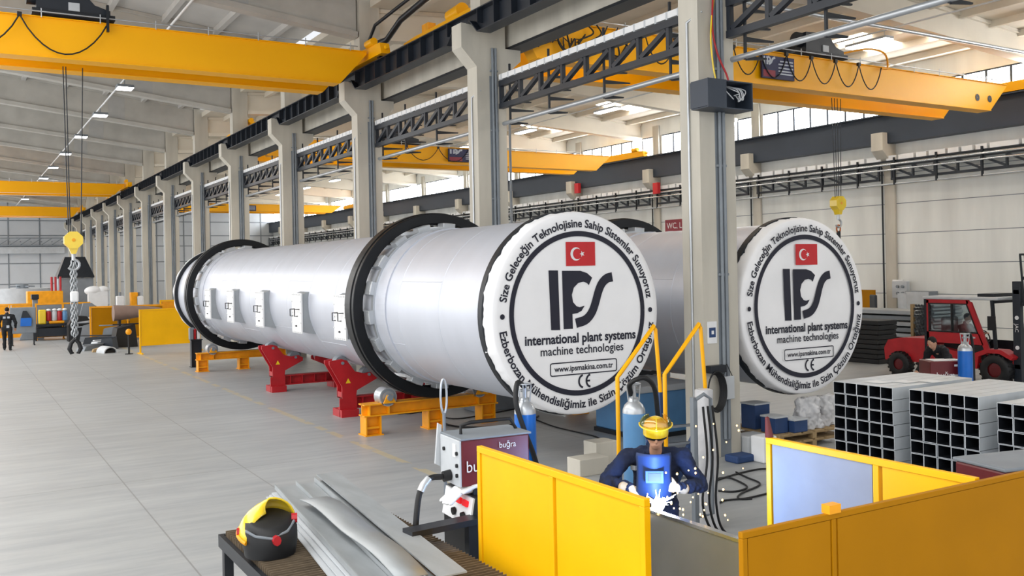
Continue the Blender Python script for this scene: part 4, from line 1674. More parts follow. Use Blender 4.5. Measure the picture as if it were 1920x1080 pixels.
p = at(14, 657)
w, *_ = figure('person walking away at the left edge in dark navy workwear', (p.x, p.y, 0), math.radians(170), standing((0, -1, -0.1), 0.03, 0.16), 'bclothing', False, True, trousers='bclothing')
w.scale = (1.1, 1.1, 1.08)
G().box(-0.12, -0.03, 0.105, 0.14, 1.30, 1.38).build('reflective_patch', 'refl', w)
G().box(0.03, 0.12, 0.105, 0.14, 1.30, 1.38).build('reflective_patch', 'refl', w)
G().box(-0.10, 0.0, 0.12, 0.16, 0.92, 1.02).build('reflective_patch', 'refl', w)

# ------------------------------------------------------------------ square tube bundles
def tube_geo(w, h, L_, th=0.006):
    """hollow rectangular tube along X, open ends"""
    g = G()
    a, b = w / 2, h / 2
    ai, bi = a - th, b - th
    O = [(-a, -b), (a, -b), (a, b), (-a, b)]
    I = [(-ai, -bi), (ai, -bi), (ai, bi), (-ai, bi)]
    for i in range(4):
        j = (i + 1) % 4
        g.add([(0, *O[i]), (0, *O[j]), (L_, *O[j]), (L_, *O[i])], [(0, 1, 2, 3)])
        g.add([(0, *I[i]), (0, *I[j]), (L_, *I[j]), (L_, *I[i])], [(0, 1, 2, 3)], 1)
        for x in (0, L_):
            g.add([(x, *O[i]), (x, *O[j]), (x, *I[j]), (x, *I[i])], [(0, 1, 2, 3)])
    return g


tb = None
BW = ['far', 'middle', 'nearest']
for b, (y0, yx, zt) in enumerate(((9.12, 10.74, 1.50), (7.94, 10.80, 1.50), (6.74, 10.82, 1.46))):
    w_, h_ = 0.197, 0.168
    for r in range(8):
        for c in range(5):
            lab = 'square steel tube in the %s stack, %s row down, %s from its far end' % (BW[b], ORD[r], ORD[c])
            loc = (yx + random.uniform(-0.015, 0.015), y0 - w_ / 2 - c * w_, zt - h_ / 2 - r * h_)
            if tb is None:
                tb = tube_geo(w_ - 0.008, h_ - 0.008, 1.75).build('square_tube', ['tube', 'dark'])
                tb.location = loc
                tag(tb, lab, 'steel tube', 'square tubes in the three stacks')
            else:
                o = tb.copy()
                COL.objects.link(o)
                o.location = loc
                o['label'] = lab
    zb = zt - 8 * h_
    for q, x in enumerate((0.3, 1.4)):
        o = G().box(yx + x - 0.06, yx + x + 0.06, y0 - 5 * w_, y0, 0.0, zb).build('timber_bearer', 'wood')
        tag(o, 'timber bearer under the %s square tube stack, %s end' % (BW[b], 'nearer' if q == 0 else 'farther'), 'timber', 'bearers under the tube stacks')
g = G()
for i in range(3):
    g.box(10.95 + i * 0.3, 11.2 + i * 0.3, 8.5 - i * 0.2, 8.75 - i * 0.2, 1.502 + i * 0.001, 1.505 + i * 0.001)
tag(g.build('paper_sheet', 'white'), 'white papers lying on the far square tube stack', 'paper')
rc_ = at(1884, 879, 1.58)
t = thing('welding_machine', 'dark red machine with grey top showing above the amber screen', 'welding machine', (rc_.x, rc_.y, 0), math.radians(-12))
G().box(0, 0.75, 0, 0.5, 0.1, 1.55).build('housing', 'dred', t, 0.02)
G().box(-0.01, 0.77, -0.01, 0.52, 1.55, 1.58).build('lid', 'grey', t, 0.01)
g = G()
for x in (0.1, 0.6):
    for y in (0.05, 0.45):
        g.cyl((x, y - 0.03, 0.05), (x, y + 0.03, 0.05), 0.05, n=12)
g.build('wheels', 'black', t)

# ------------------------------------------------------------------ slat table, sheets, mask
TZ = 0.90
t = thing('slat_table', 'cutting table with upright steel slats below the stacked metal sheets', 'table', (2.55, 6.9, 0))
g = G()
for i in range(52):
    y = -1.2 + i * 0.055
    g.box(-0.5, 0.98, y - 0.004, y + 0.004, TZ - 0.1, TZ)
g.build('slats', 'rust', t)
g = G()
g.box(-0.54, -0.50, -1.25, 1.68, TZ - 0.16, TZ - 0.05)
g.box(0.98, 1.02, -1.25, 1.68, TZ - 0.16, TZ - 0.05)
g.box(-0.54, 1.02, -1.29, -1.25, TZ - 0.16, TZ - 0.05)
g.box(-0.54, 1.02, 1.68, 1.72, TZ - 0.16, TZ - 0.05)
g.build('frame', 'dark', t)
for x in (-0.48, 0.96):
    for y in (-1.2, 1.63):
        G().box(x - 0.04, x + 0.04, y - 0.04, y + 0.04, 0, TZ - 0.16).build('leg', 'dark', t)


def sheet(label, pts, z, th, lip=0.0, mname='sheetgrey', name='steel_sheet'):
    """flat sheet strip; pts = four corners (x,y)"""
    g = G()
    g.prism(pts, 'z', z, z + th)
    if lip:
        (a, b) = V((*pts[0], z)), V((*pts[1], z))
        g.bar(a + V((0, 0, lip / 2)), b + V((0, 0, lip / 2)), 0.012, lip)
    return tag(g.build(name, mname), label, 'metal sheet', 'metal sheets on the slat table')


z = TZ + 0.002
lay = [
    ('lowest broad grey sheet on the slat table, white edge on its left', 2.70, 9.50, 2.28, 5.9, 0.42, 0.012, 0.0),
    ('second grey sheet from the bottom of the sheet stack', 2.72, 9.46, 2.33, 5.9, 0.42, 0.012, 0.0),
    ('third grey sheet from the bottom of the sheet stack', 2.74, 9.44, 2.38, 5.9, 0.42, 0.012, 0.0),
]
for lab, xa, ya, xb, yb, w_, th, lp in lay:
    sheet(lab, [(xa, ya), (xb, yb), (xb + w_, yb), (xa + w_, ya)], z, th, lp, 'lgrey')
    z += th + 0.012
z2 = z
sheet('grey folded strip with a lip, leftmost on top of the sheet stack', [(2.80, 9.52), (2.40, 5.9), (2.62, 5.9), (3.02, 9.52)], z2, 0.012, 0.05)
sheet('grey folded strip with a raised lip, second from left on top of the sheet stack', [(3.03, 9.54), (2.63, 5.9), (2.80, 5.9), (3.22, 9.54)], z2 + 0.001, 0.012, 0.05)
sheet('grey folded strip with a raised lip, third from left on the sheet stack', [(3.235, 9.56), (2.81, 5.9), (2.92, 5.9), (3.34, 9.56)], z2 + 0.002, 0.012, 0.06)
sheet('wide grey strip along the right side of the sheet stack', [(3.27, 9.60), (2.88, 5.9), (3.10, 5.9), (3.50, 9.60)], z2 + 0.065, 0.012, 0.0)
g = G()
n = 14
vs = []
for i in range(n + 1):
    u = i / n
    c = V((2.78, 8.62, 0)).lerp(V((2.62, 6.0, 0)), u)
    zz_ = z2 + 0.085 + 0.05 * math.sin(u * PI) + 0.02 * math.sin(3 * PI * u)
    for q in (0, 1):
        wv = -0.015 if q == 0 else 0.27 - 0.03 * u
        vs.append((c.x + wv, c.y + wv * 0.15, zz_ - (0.02 if q else 0)))
g.add(vs, [(2 * i, 2 * i + 1, 2 * i + 3, 2 * i + 2) for i in range(n)], 0, True)
o = g.build('steel_sheet', 'sheetgrey')
sd = o.modifiers.new('thick', 'SOLIDIFY')
sd.thickness = 0.012
tag(o, 'bent grey sheet lying slanted across the top of the sheet stack', 'metal sheet', 'metal sheets on the slat table')

# welding mask on the table
mc = V((2.17, 7.62, TZ + 0.002))
t = thing('welding_mask', 'black welding mask with yellow hard hat and red knobs, left of the sheet stack', 'welding mask', mc, math.radians(-12))
t.scale = (1.04, 1.04, 1.25)
g = G()
n = 24
prof = [(0.195, 0.0), (0.212, 0.09), (0.210, 0.17), (0.190, 0.22), (0.15, 0.235)]
vs = []
for r, z in prof:
    for i in range(n):
        a = 2 * PI * i / n
        f = 1.0 - 0.12 * max(0, math.sin(a))
        vs.append((r * math.cos(a) * 1.0 + 0.02, r * math.sin(a) * f, z + 0.05 * math.sin(a) * (z / 0.34)))
g.add(vs, [(q * n + i, q * n + (i + 1) % n, (q + 1) * n + (i + 1) % n, (q + 1) * n + i) for q in range(4) for i in range(n)], 0, True)
g.add(vs[-n:], [list(range(n))], 0, True)
mk = g.build('mask_shell', 'black', t, merge=True)
g = G()
vs = []
m_ = 18
for q in range(7):
    el = math.radians(5 + 80 * q / 6)
    for i in range(m_ + 1):
        a = math.radians(20 + 200 * i / m_)
        rr = 0.235
        vs.append((rr * math.cos(a) * math.cos(el) + 0.01, rr * math.sin(a) * math.cos(el) * 0.95 + 0.03, 0.19 + 0.17 * math.sin(el) - 0.10 * (i / m_) ** 2))
g.add(vs, [(q * (m_ + 1) + i, q * (m_ + 1) + i + 1, (q + 1) * (m_ + 1) + i + 1, (q + 1) * (m_ + 1) + i) for q in range(6) for i in range(m_)], 0, True)
hh = g.build('hard_hat', 'capyel', t)
sd = hh.modifiers.new('thick', 'SOLIDIFY')
sd.thickness = 0.012
g = G()
g.tube([vs[i] for i in range(m_ + 1)], 0.014, 8)
g.build('brim', 'orange', hh)
for (x, y, z) in ((0.05, -0.215, 0.13), (0.20, -0.02, 0.22), (-0.20, 0.02, 0.15)):
    d = V((x, y, 0)).normalized()
    G().cyl(V((x, y, z)) - d * 0.015, V((x, y, z)) + d * 0.03, 0.032, n=8, sm=False).build('knob', 'red', mk)
g = G()
g.tube([(-0.17, -0.13, 0.19), (-0.1, -0.185, 0.16), (0.02, -0.210, 0.14), (0.14, -0.165, 0.17), (0.20, -0.06, 0.21)], 0.010, 6)
g.build('seam', 'grey', mk)

# ------------------------------------------------------------------ welding sets
mp = V((3.95, 7.34, 0))
t = thing('welding_machine', 'dark red wire feeder on a black power source left of the yellow screen', 'welding machine', mp, math.radians(-4))
t.scale = (0.86, 0.86, 0.96)
g = G()
g.box(-0.22, 0.55, -0.18, 0.32, 1.36, 1.78)
fb = g.build('feeder_body', 'dred', t, 0.012)
G().box(-0.235, 0.57, -0.20, 0.34, 1.78, 1.80).build('feeder_lid', 'grey', t, 0.006)
g = G()
g.box(-0.245, -0.221, -0.18, 0.32, 1.36, 1.78)
fp = g.build('front_panel', 'lgrey', t, 0.006)
g = G()
g.box(-0.252, -0.246, -0.10, -0.02, 1.62, 1.74)
g.build('display', 'white', fp)
for y, z in ((-0.13, 1.66), (-0.13, 1.55), (-0.13, 1.46), (0.2, 1.66)):
    G().cyl((-0.246, y, z), (-0.265, y, z), 0.018, n=12).build('knob', 'black', fp)
G().cyl((-0.246, 0.05, 1.44), (-0.33, 0.05, 1.43), 0.05, n=14).build('hose_socket', 'black', fp)
g = G()
g.prism([(-0.30, 1.50), (-0.24, 1.47), (-0.22, 1.86), (-0.26, 1.88)], 'y', 0.33, 0.36)
g.build('open_side_door', 'lgrey', t)
g = G()
g.tube([(-0.12, 0.06, 1.80), (-0.12, 0.06, 1.88), (0.0, 0.06, 1.90), (0.45, 0.06, 1.90), (0.52, 0.06, 1.80)], 0.018, 6)
g.build('carry_handle', 'black', t)
for (x, z, sz) in ((-0.17, 1.49, 0.15), (0.2, 1.68, 0.08)):
    g = G()
    put_text(g, 'buğra', (x, -0.194, z), (1, 0, 0), (0, 0, 1), sz)
    g.build('lettering', 'white', t)
g = G()
g.box(-0.18, 0.55, -0.32, 0.42, 0.12, 1.04)
g.prism([(-0.18, 1.04), (-0.13, 1.28), (0.55, 1.28), (0.55, 1.04)], 'y', -0.32, 0.42)
g.build('power_source', 'black', t, 0.015)
g = G()
g.prism([(-0.205, 1.02), (-0.185, 1.02), (-0.135, 1.27), (-0.155, 1.27)], 'y', -0.30, 0.40)
pp = g.build('control_panel', 'white', t)
for y in (-0.16, 0.0):
    G().box(-0.195, -0.165, y - 0.055, y + 0.055, 1.185, 1.235).build('red_display', 'redlight', pp)
for y in (-0.15, 0.08):
    G().cyl((-0.19, y, 1.10), (-0.225, y, 1.095), 0.035, n=14).build('dial', 'black', pp)
g = G()
for x in (-0.05, 0.45):
    for y in (-0.28, 0.38):
        g.cyl((x, y - 0.03, 0.09), (x, y + 0.03, 0.09), 0.09, n=16)
g.build('castors', 'black', t)
g = G()
g.box(-0.1, 0.55, -0.19, 0.33, 1.28, 1.36)
g.build('cradle', 'dark', t)
# torch hose from the feeder
a = mp + V((-0.29, 0.06, 1.375))
t2 = thing('torch_hose', 'black torch hose arching down left of the red wire feeder', 'hose', a)
G().tube(spline([V((0, 0, 0)), V((-0.14, -0.02, 0.0)), V((-0.25, -0.05, -0.12)), V((-0.32, -0.10, -0.5)), V((-0.36, -0.15, -0.9)), V((-0.30, -0.2, -1.38))]), 0.026, 10).build('hose', 'black', t2)
G().tube([(-0.14, -0.02, 0.005), (-0.2, -0.035, -0.04), (-0.235, -0.045, -0.09)], 0.034, 10).build('coupling', 'galv', t2)
# gloves on the power source
gl = thing('leather_gloves', 'white work gloves lying on the black power source', 'gloves', mp + V((-0.10, -0.05, 1.27)))
g = G()
g.ball((0, 0, 0.0), (0.16, 0.10, 0.045), 12)
for i in range(5):
    capsule(g, V((-0.08, -0.07 + 0.035 * i, 0.0)), V((-0.22 - 0.015 * (i % 3), -0.10 + 0.04 * i, -0.09)), 0.022, 0.018, 8)
remesh(g.build('glove', 'white', gl), 0.012, 2)
g = G()
g.ball((0.12, -0.06, 0.03), (0.15, 0.08, 0.035), 12)
for i in range(5):
    capsule(g, V((0.02, -0.10 + 0.03 * i, 0.03)), V((-0.11, -0.14 + 0.035 * i, 0.0)), 0.020, 0.017, 8)
remesh(g.build('glove', 'white', gl), 0.012, 2)
# slim torch standing upright behind the feeder
b = aty(833, 800, 8.6)
t = thing('wire_reel_pole', 'thin grey pole with an oval loop standing left of the red wire feeder', 'pole', (b.x, b.y, 0))
zt_ = aty(833, 710, 8.6).z
G().cyl((0, 0, 0.02), (0, 0, zt_ - 0.35), 0.018, n=8).build('pole', 'grey', t)
g = G()
g.tube([(0.035 * math.cos(a_), 0, zt_ - 0.18 + 0.18 * math.sin(a_)) for a_ in [2 * PI * j / 20 for j in range(20)]], 0.012, 6, 0, True)
g.build('loop', 'galv', t)
G().cyl((0, 0, 0), (0, 0, 0.02), 0.14, n=16).build('foot', 'dark', t)

# dark beam end at the bottom of the photo
t = thing('steel_channel', 'dark steel channel lying low between the sheet stack and the yellow screen', 'beam', (0, 0, 0))
a_, b_ = at(764, 1000, 1.06), at(898, 972, 1.06)
G().bar(a_, b_, 0.16, 0.05).build('channel', 'dark', t)
for q in (0.12, 0.88):
    c_ = a_.lerp(b_, q)
    G().box(c_.x - 0.04, c_.x + 0.04, c_.y - 0.04, c_.y + 0.04, 0, 1.04).build('leg', 'dark', t)


def bottle(label, loc, r, h, m, hose=None, group='gas bottles'):
    t = thing('gas_bottle', label, 'gas bottle', loc, 0, group)
    G().lathe([(0.0, 0.0), (r * 0.95, 0.0), (r, 0.03), (r, h - 0.34)], (0, 0, 0), 'z', 28).build('cylinder_body', m, t)
    G().lathe([(r, h - 0.34), (r * 0.97, h - 0.30), (r * 0.80, h - 0.25), (r * 0.5, h - 0.215), (r * 0.40, h - 0.20), (r * 0.40, h - 0.17), (0.0, h - 0.17)], (0, 0, 0), 'z', 28).build('shoulder', 'galv', t)
    g = G()
    g.cyl((0, 0, h - 0.17), (0, 0, h - 0.03), r * 0.24, n=12)
    g.cyl((-r * 0.5, 0, h - 0.09), (r * 0.5, 0, h - 0.09), r * 0.13, n=10)
    g.build('valve', 'galv', t)
    g = G()
    for q in range(4):
        a_ = PI / 4 + q * PI / 2
        g.cyl((r * 0.46 * math.cos(a_), r * 0.46 * math.sin(a_), h - 0.21), (r * 0.62 * math.cos(a_), r * 0.62 * math.sin(a_), h - 0.02), 0.008, n=6)
    g.tube([(r * 0.62 * math.cos(2 * PI * q / 16), r * 0.62 * math.sin(2 * PI * q / 16), h - 0.02) for q in range(16)], 0.010, 6, 0, True)
    g.build('valve_guard', 'galv', t)
    if hose:
        G().tube(spline(hose), 0.028, 8).build('hose', 'black', t)
    return t


b1 = atd(985, 800, 10.1)
zt_ = atd(985, 716, 10.1).z
bottle('bright blue gas bottle left of the printed cover bottom, behind the yellow screen', (b1.x, b1.y, 0.0), 0.118, zt_, 'blue',
       [(0.0, 0, zt_ * 0.97), (-0.10, -0.02, zt_ * 1.0), (-0.16, -0.08, zt_ * 0.9), (-0.10, -0.14, zt_ * 0.75), (0.0, -0.15, zt_ * 0.62), (0.06, -0.15, zt_ * 0.5), (0.07, -0.15, 0.6)])
b2 = atd(1189, 800, 10.3)
zt_ = atd(1189, 716, 10.3).z
bottle('pale blue gas bottle directly behind the welder', (b2.x, b2.y, 0.0), 0.125, zt_, 'pblue',
       [(-0.05, -0.02, zt_ * 0.93), (-0.12, -0.10, zt_ * 1.0), (0.02, -0.16, zt_ * 1.03), (0.16, -0.16, zt_ * 0.97), (0.24, -0.12, zt_ * 0.8), (0.30, -0.1, zt_ * 0.6)])

# ------------------------------------------------------------------ mobile steps with yellow rails
st = thing('mobile_steps', 'mobile steps with yellow handrails in front of the drum cover', 'steps', (6.81, 9.0, 0))
zz = 1.26
for q, (dx, dy) in enumerate(((0.0, 0.0), (0.63, -0.12))):
    g = G()
    A = V((dx, dy, 0.9))
    B = V((dx, dy, 1.86))
    C_ = V((dx + 0.62, dy + 0.05, 2.45))
    D = V((dx + 0.70, dy + 0.05, 1.62))
    g.tube([A, B, B.lerp(C_, 0.05), C_, C_ + V((0.02, 0, -0.05)), D], 0.026, 8)
    g.build('handrail', 'yel', st)
    g = G()
    g.bar((dx, dy, 0.02), (dx, dy, 0.9), 0.05, 0.05)
    g.bar((dx + 0.70, dy + 0.05, 0.02), (dx + 0.70, dy + 0.05, 1.62), 0.05, 0.05)
    g.bar((dx, dy, 0.35), (dx + 0.70, dy + 0.05, 1.3), 0.05, 0.12)
    g.build('stringer', 'dblue', st)
for i in range(5):
    x = 0.05 + i * 0.15
    g = G()
    z = 0.35 + i * 0.21
    for j in range(4):
        g.bar((x + j * 0.035, 0.0, z), (x + 0.63 + j * 0.035, -0.12, z), 0.02, 0.03)
    g.build('tread', 'grey', st)

# skip with a pale lid
cpt = at(1262, 818)
t = thing('steel_bin', 'blue steel bin with a pale flat lid behind the yellow handrails', 'bin', (cpt.x, cpt.y, 0), 0)
G().box(-0.75, 0.55, 0, 1.4, 0.08, 0.86).build('bin_body', 'pblue', t, 0.02)
G().box(-0.8, 0.6, -0.05, 1.45, 0.86, 0.98).build('lid', 'lgrey', t, 0.02)
G().box(-0.8, 0.6, 0.0, 1.4, 0, 0.08).build('skid', 'dark', t)

# things on and beside the near column
ck = coly(-1)
t = thing('junction_box', 'open dark grey junction box with cables high on the nearest column', 'electrical box', (10.83, ck, 5.72))
g = G()
g.box(-0.50, 0.50, -0.42, -0.40, -0.02, 0.0)
G().box(-0.50, -0.48, -0.40, 0.0, 0, 0.42).build('side_plate', 'navyw', t)
g = G()
g.box(-0.48, 0.50, -0.02, 0.0, 0, 0.42)
g.box(-0.48, 0.50, -0.40, 0.0, -0.02, 0.0)
g.box(-0.48, 0.50, -0.40, 0.0, 0.42, 0.44)
g.box(0.48, 0.50, -0.40, 0.0, 0, 0.42)
g.box(-0.50, -0.1, -0.42, -0.40, -0.02, 0.44)
g.build('box_shell', 'navyw', t)
g = G()
rnd = random.Random(2)
for i in range(6):
    x = rnd.uniform(-0.02, 0.2)
    g.tube(spline([(x, -0.15, 0.40), (x + rnd.uniform(-.1, .2), -0.36, 0.3), (x + rnd.uniform(0, .2), -0.38, 0.1 + rnd.uniform(0, .15)), (x + 0.1, -0.3, 0.22)]), 0.010, 6)
g.build('loose_wires', 'lgrey', t)
t = thing('hanging_cable', 'red and yellow cables hanging down into the junction box', 'cable', (10.83, ck, 6.16))
G().tube(spline([(-0.02, -0.06, 1.4), (-0.06, -0.08, 0.9), (0.02, -0.1, 0.5), (0.18, -0.14, 0.15), (0.2, -0.16, 0.0)]), 0.018, 6).build('red_cable', 'red', t)
G().tube(spline([(0.0, -0.06, 1.4), (-0.1, -0.08, 0.8), (-0.08, -0.1, 0.3), (-0.05, -0.14, 0.0)]), 0.016, 6).build('yellow_cable', 'capyel', t)
pz = aty(1318, 605, ck)
t = thing('notice', 'white notice with a blue picture on the nearest column', 'notice', (10.70, ck - 0.004, pz.z - 0.17))
G().box(-0.10, 0.10, -0.008, 0.002, -0.18, 0.18).build('paper', 'white', t)
G().box(-0.07, 0.07, -0.012, -0.008, -0.08, 0.08).build('picture', 'dblue', t)
G().box(-0.02, 0.03, -0.016, -0.012, -0.03, 0.03).build('picture_mark', 'white', t)
cz = aty(1333, 735, ck - 0.15)
t = thing('cable_coil', 'coil of black cable hanging on the nearest column', 'cable', (10.62, ck - 0.12, cz.z))
g = G()
for i in range(7):
    rx = 0.13 + 0.012 * i
    g.tube([(rx * math.cos(a_), -0.012 * i, 0.28 * math.sin(a_) * (1 + 0.03 * i)) for a_ in [2 * PI * j / 24 for j in range(24)]], 0.013, 6, 0, True)
g.build('coil', 'black', t)
G().box(-0.12, 0.22, -0.06, 0.06, 0.30, 0.42).build('hanger', 'dark', t)
t = thing('clip_board', 'pale clip board hanging from a cord on the nearest column', 'clipboard', (10.93, ck - 0.11, cz.z + 0.02))
G().box(-0.14, 0.14, -0.01, 0.01, -0.18, 0.2).build('board', 'lgrey', t, 0.008)
G().tube([(-0.1, 0, 0.2), (0, 0.02, 0.4), (0.1, 0, 0.2)], 0.008, 6).build('cord', 'black', t)
# hose rack in front of the column
hb = atd(1303, 890, 10.6)
t = thing('hose_rack', 'grey steel rack with hanging hoses between the welder and the column', 'rack', (hb.x, hb.y, 0))
zt_ = atd(1300, 745, 10.6).z
G().box(-0.03, 0.03, -0.03, 0.03, 0, zt_).build('post', 'grey', t)
g = G()
g.tube([(0, -0.04, zt_ - 0.02), (0.12, -0.04, zt_ + 0.03), (0.22, -0.04, zt_ - 0.03), (0.22, -0.04, 0.35), (0.02, -0.04, 0.35)], 0.022, 8)
g.build('frame', 'grey', t)
g = G()
for i in range(3):
    g.tube(spline([(0.05 + i * 0.07, -0.10, zt_ - 0.1), (0.08 + i * 0.08, -0.12, zt_ * 0.6), (0.0 + i * 0.1, -0.12, 0.5), (0.2 + i * 0.08, -0.1, 0.12), (0.55 + i * 0.1, -0.05 - i * 0.1, 0.02)]), 0.015, 6)
g.build('hoses', 'black', t)
G().box(-0.3, 0.35, -0.25, 0.25, 0, 0.04).build('foot_plate', 'dark', t)
hb = atd(1322, 860, 11.35)
t = thing('plastic_sheet', 'crumpled grey plastic sheet standing beside the hose rack', 'sheet', (hb.x, hb.y, 0))
g = G()
vs = []
n = 18
for q in range(8):
    for i in range(n):
        a_ = 2 * PI * i / n
        r_ = (0.14 + 0.02 * math.sin(5 * a_ + q) + 0.015 * math.sin(3 * a_ - q)) * (1.1 - 0.06 * q)
        vs.append((r_ * math.cos(a_), r_ * math.sin(a_), 0.24 * q))
g.add(vs, [(q * n + i, q * n + (i + 1) % n, (q + 1) * n + (i + 1) % n, (q + 1) * n + i) for q in range(7) for i in range(n)], 0, True)
g.add(vs[-n:], [list(range(n))])
g.build('sheet', 'bag', t)

# floor cables
def cable(label, pix, r=0.014, z=0.016):
    pts = [at(x, y, z) for x, y in pix]
    tag(G().tube(spline(pts, 8), r, 6).build('floor_cable', 'black'), label, 'cable', 'cables on the floor')


cable('black cable looping on the floor right of the welder, the longest loop', [(1320, 905), (1360, 895), (1390, 905), (1400, 915), (1370, 922), (1330, 915), (1345, 900), (1420, 880), (1470, 882)])
cable('black cable winding on the floor from the column towards the pale screen', [(1380, 885), (1400, 895), (1425, 908), (1390, 925), (1385, 935), (1410, 935)])
cable('black cable zigzag on the floor nearest the amber screen', [(1320, 957), (1350, 942), (1360, 938), (1400, 934), (1440, 925)])
cable('black cable along the floor under the drum cover', [(1000, 785), (1040, 800), (1090, 812), (1120, 820), (1150, 838)])
cable('black cable under the near drum behind the yellow stand legs', [(730, 760), (760, 775), (800, 772), (850, 785), (920, 775), (1000, 760)])
cable('black hose trailing on the floor below the near drum shell', [(820, 790), (860, 800), (930, 800), (990, 790), (1010, 780)], 0.02, 0.021)
cable('thin cable with a loop between the yellow stand legs', [(727, 762), (735, 772), (750, 776), (775, 770), (765, 762)], 0.012)

# blocks beside the welder
for i, (px, py, sx, sz, lab) in enumerate(((1135, 872, 0.42, 0.38, 'upper grey concrete block left of the welder'), (1112, 890, 0.55, 0.26, 'lower grey concrete block nearest the yellow screen'))):
    c_ = at(px, py)
    o = G().box(c_.x - sx / 2, c_.x + sx / 2, c_.y - 0.05, c_.y + 0.3, 0, sz).build('concrete_block', 'conc', None, 0.01)
    tag(o, lab, 'block', 'concrete blocks')
for i, (px, py, sx, sy, sz, m, nm, lab) in enumerate((
        (1425, 850, 0.5, 0.4, 0.3, 'lgrey', 'crate', 'pale grey crate on the floor right of the nearest column'),
        (1446, 868, 0.3, 0.3, 0.42, 'white', 'crate', 'white box beside the pale screen post'),
        (1400, 868, 0.4, 0.3, 0.12, 'dblue', 'work_bag', 'flat dark blue bag at the foot of the nearest column'))):
    c_ = at(px, py)
    o = G().box(c_.x - sx / 2, c_.x + sx / 2, c_.y, c_.y + sy, 0, sz).build(nm, m, None, 0.03)
    tag(o, lab, 'box' if 'crate' in nm else 'bag')

# pallet with boxes and bags under the second drum
pc = at(1475, 812, 0.28) + V((0.5, 0.3, 0))
t = thing('wooden_pallet', 'stacked wooden pallets below the second printed cover', 'pallet', (pc.x, pc.y, 0), math.radians(0))
g = G()
for k_ in range(2):
    z = k_ * 0.14
    for j in range(6):
        g.box(-0.75 + j * 0.28, -0.53 + j * 0.28, -0.4, 0.9, z + 0.115, z + 0.138)
    for y in (-0.38, 0.2, 0.78):
        g.box(-0.75, 0.95, y, y + 0.1, z + 0.09, z + 0.115)
        for x in (-0.75, 0.05, 0.85):
            g.box(x, x + 0.1, y, y + 0.1, z, z + 0.09)
g.build('deck_boards', 'wood', t)
for i, (dx, dy, sx, sy, sz, lab) in enumerate(((-0.58, -0.1, 0.30, 0.34, 0.26, 'dark blue box with white lid on the pallet, nearest the column'),
                                               (-0.24, -0.25, 0.32, 0.28, 0.20, 'dark blue box with white lid on the pallet, beside the plastic bags'),
                                               (-0.5, 0.42, 0.36, 0.34, 0.42, 'taller dark blue box with white lid at the back of the pallet'))):
    b_ = thing('blue_box', lab, 'box', (pc.x + dx, pc.y + dy, 0.28), 0, 'blue boxes on the pallet')
    G().box(-sx / 2, sx / 2, -sy / 2, sy / 2, 0, sz).build('carton', 'dblue', b_, 0.01)
    G().box(-sx / 2 - 0.01, sx / 2 + 0.01, -sy / 2 - 0.01, sy / 2 + 0.01, sz, sz + 0.03).build('lid', 'lgrey', b_, 0.006)
for i, (dx, dy, w_, h_, lab) in enumerate(((0.24, -0.10, 0.25, 0.52, 'pale plastic bag with folds on the pallet, left one'), (0.72, -0.02, 0.24, 0.50, 'pale plastic bag on the pallet, right one by the tubes'))):
    g = G()
    n = 22
    vs = []
    for q in range(9):
        u = q / 8
        for j in range(n):
            a_ = 2 * PI * j / n
            r_ = w_ * (1 + 0.10 * math.sin(4 * a_ + 3 * u + i) + 0.06 * math.sin(9 * a_ - 5 * u)) * (1.05 - 0.35 * u * u)
            vs.append((r_ * math.cos(a_), r_ * 0.9 * math.sin(a_), u * h_ + 0.02 * math.sin(3 * a_) * u))
    g.add(vs, [(q * n + j, q * n + (j + 1) % n, (q + 1) * n + (j + 1) % n, (q + 1) * n + j) for q in range(8) for j in range(n)], 0, True)
    g.add(vs[-n:], [list(range(n))], 0, True)
    g.add(vs[:n], [list(range(n))], 0, True)
    o = crumple(remesh(g.build('plastic_bag', 'bag', None, 0, True), 0.018, 1), 0.12, 0.14)
    o.location = (pc.x + dx, pc.y + dy, 0.28)
    tag(o, lab, 'bag', 'plastic bags on the pallet')
# steel box under the shell end
c_ = at(930, 770)
o = G().box(c_.x - 0.5, c_.x + 0.5, c_.y, c_.y + 0.6, 0, 0.45).build('steel_box', 'grey', None, 0.02)
tag(o, 'grey steel box on the floor under the near end of the drum shell', 'box')


def atx(px, py, x):
    d = ray(px, py)
    t_ = x / d.x
    return V((x, d.y * t_, H + d.z * t_))


# ------------------------------------------------------------------ forklift
fk = thing('forklift', 'red forklift with glazed cab and dark mast at the right by the wall', 'forklift', (22.4, 15.3, 0))
# local: -y is the front, x = 0 the near side
g = G()
g.prism([(1.95, 0.42), (1.98, 0.75), (1.85, 0.98), (1.45, 1.06), (0.55, 1.08), (0.55, 0.42)], 'x', 0.05, 1.25)
g.build('counterweight_hood', 'red', fk, 0.08)
g = G()
g.prism([(0.75, 0.40), (0.75, 0.95), (-1.15, 0.62), (-1.35, 0.40)], 'x', 0.08, 1.22)
g.build('chassis', 'red', fk, 0.03)
g = G()
P = [(0.62, 0.55), (0.62, 2.12), (-0.62, 2.12), (-0.78, 2.02), (-1.28, 0.60)]
th = 0.09
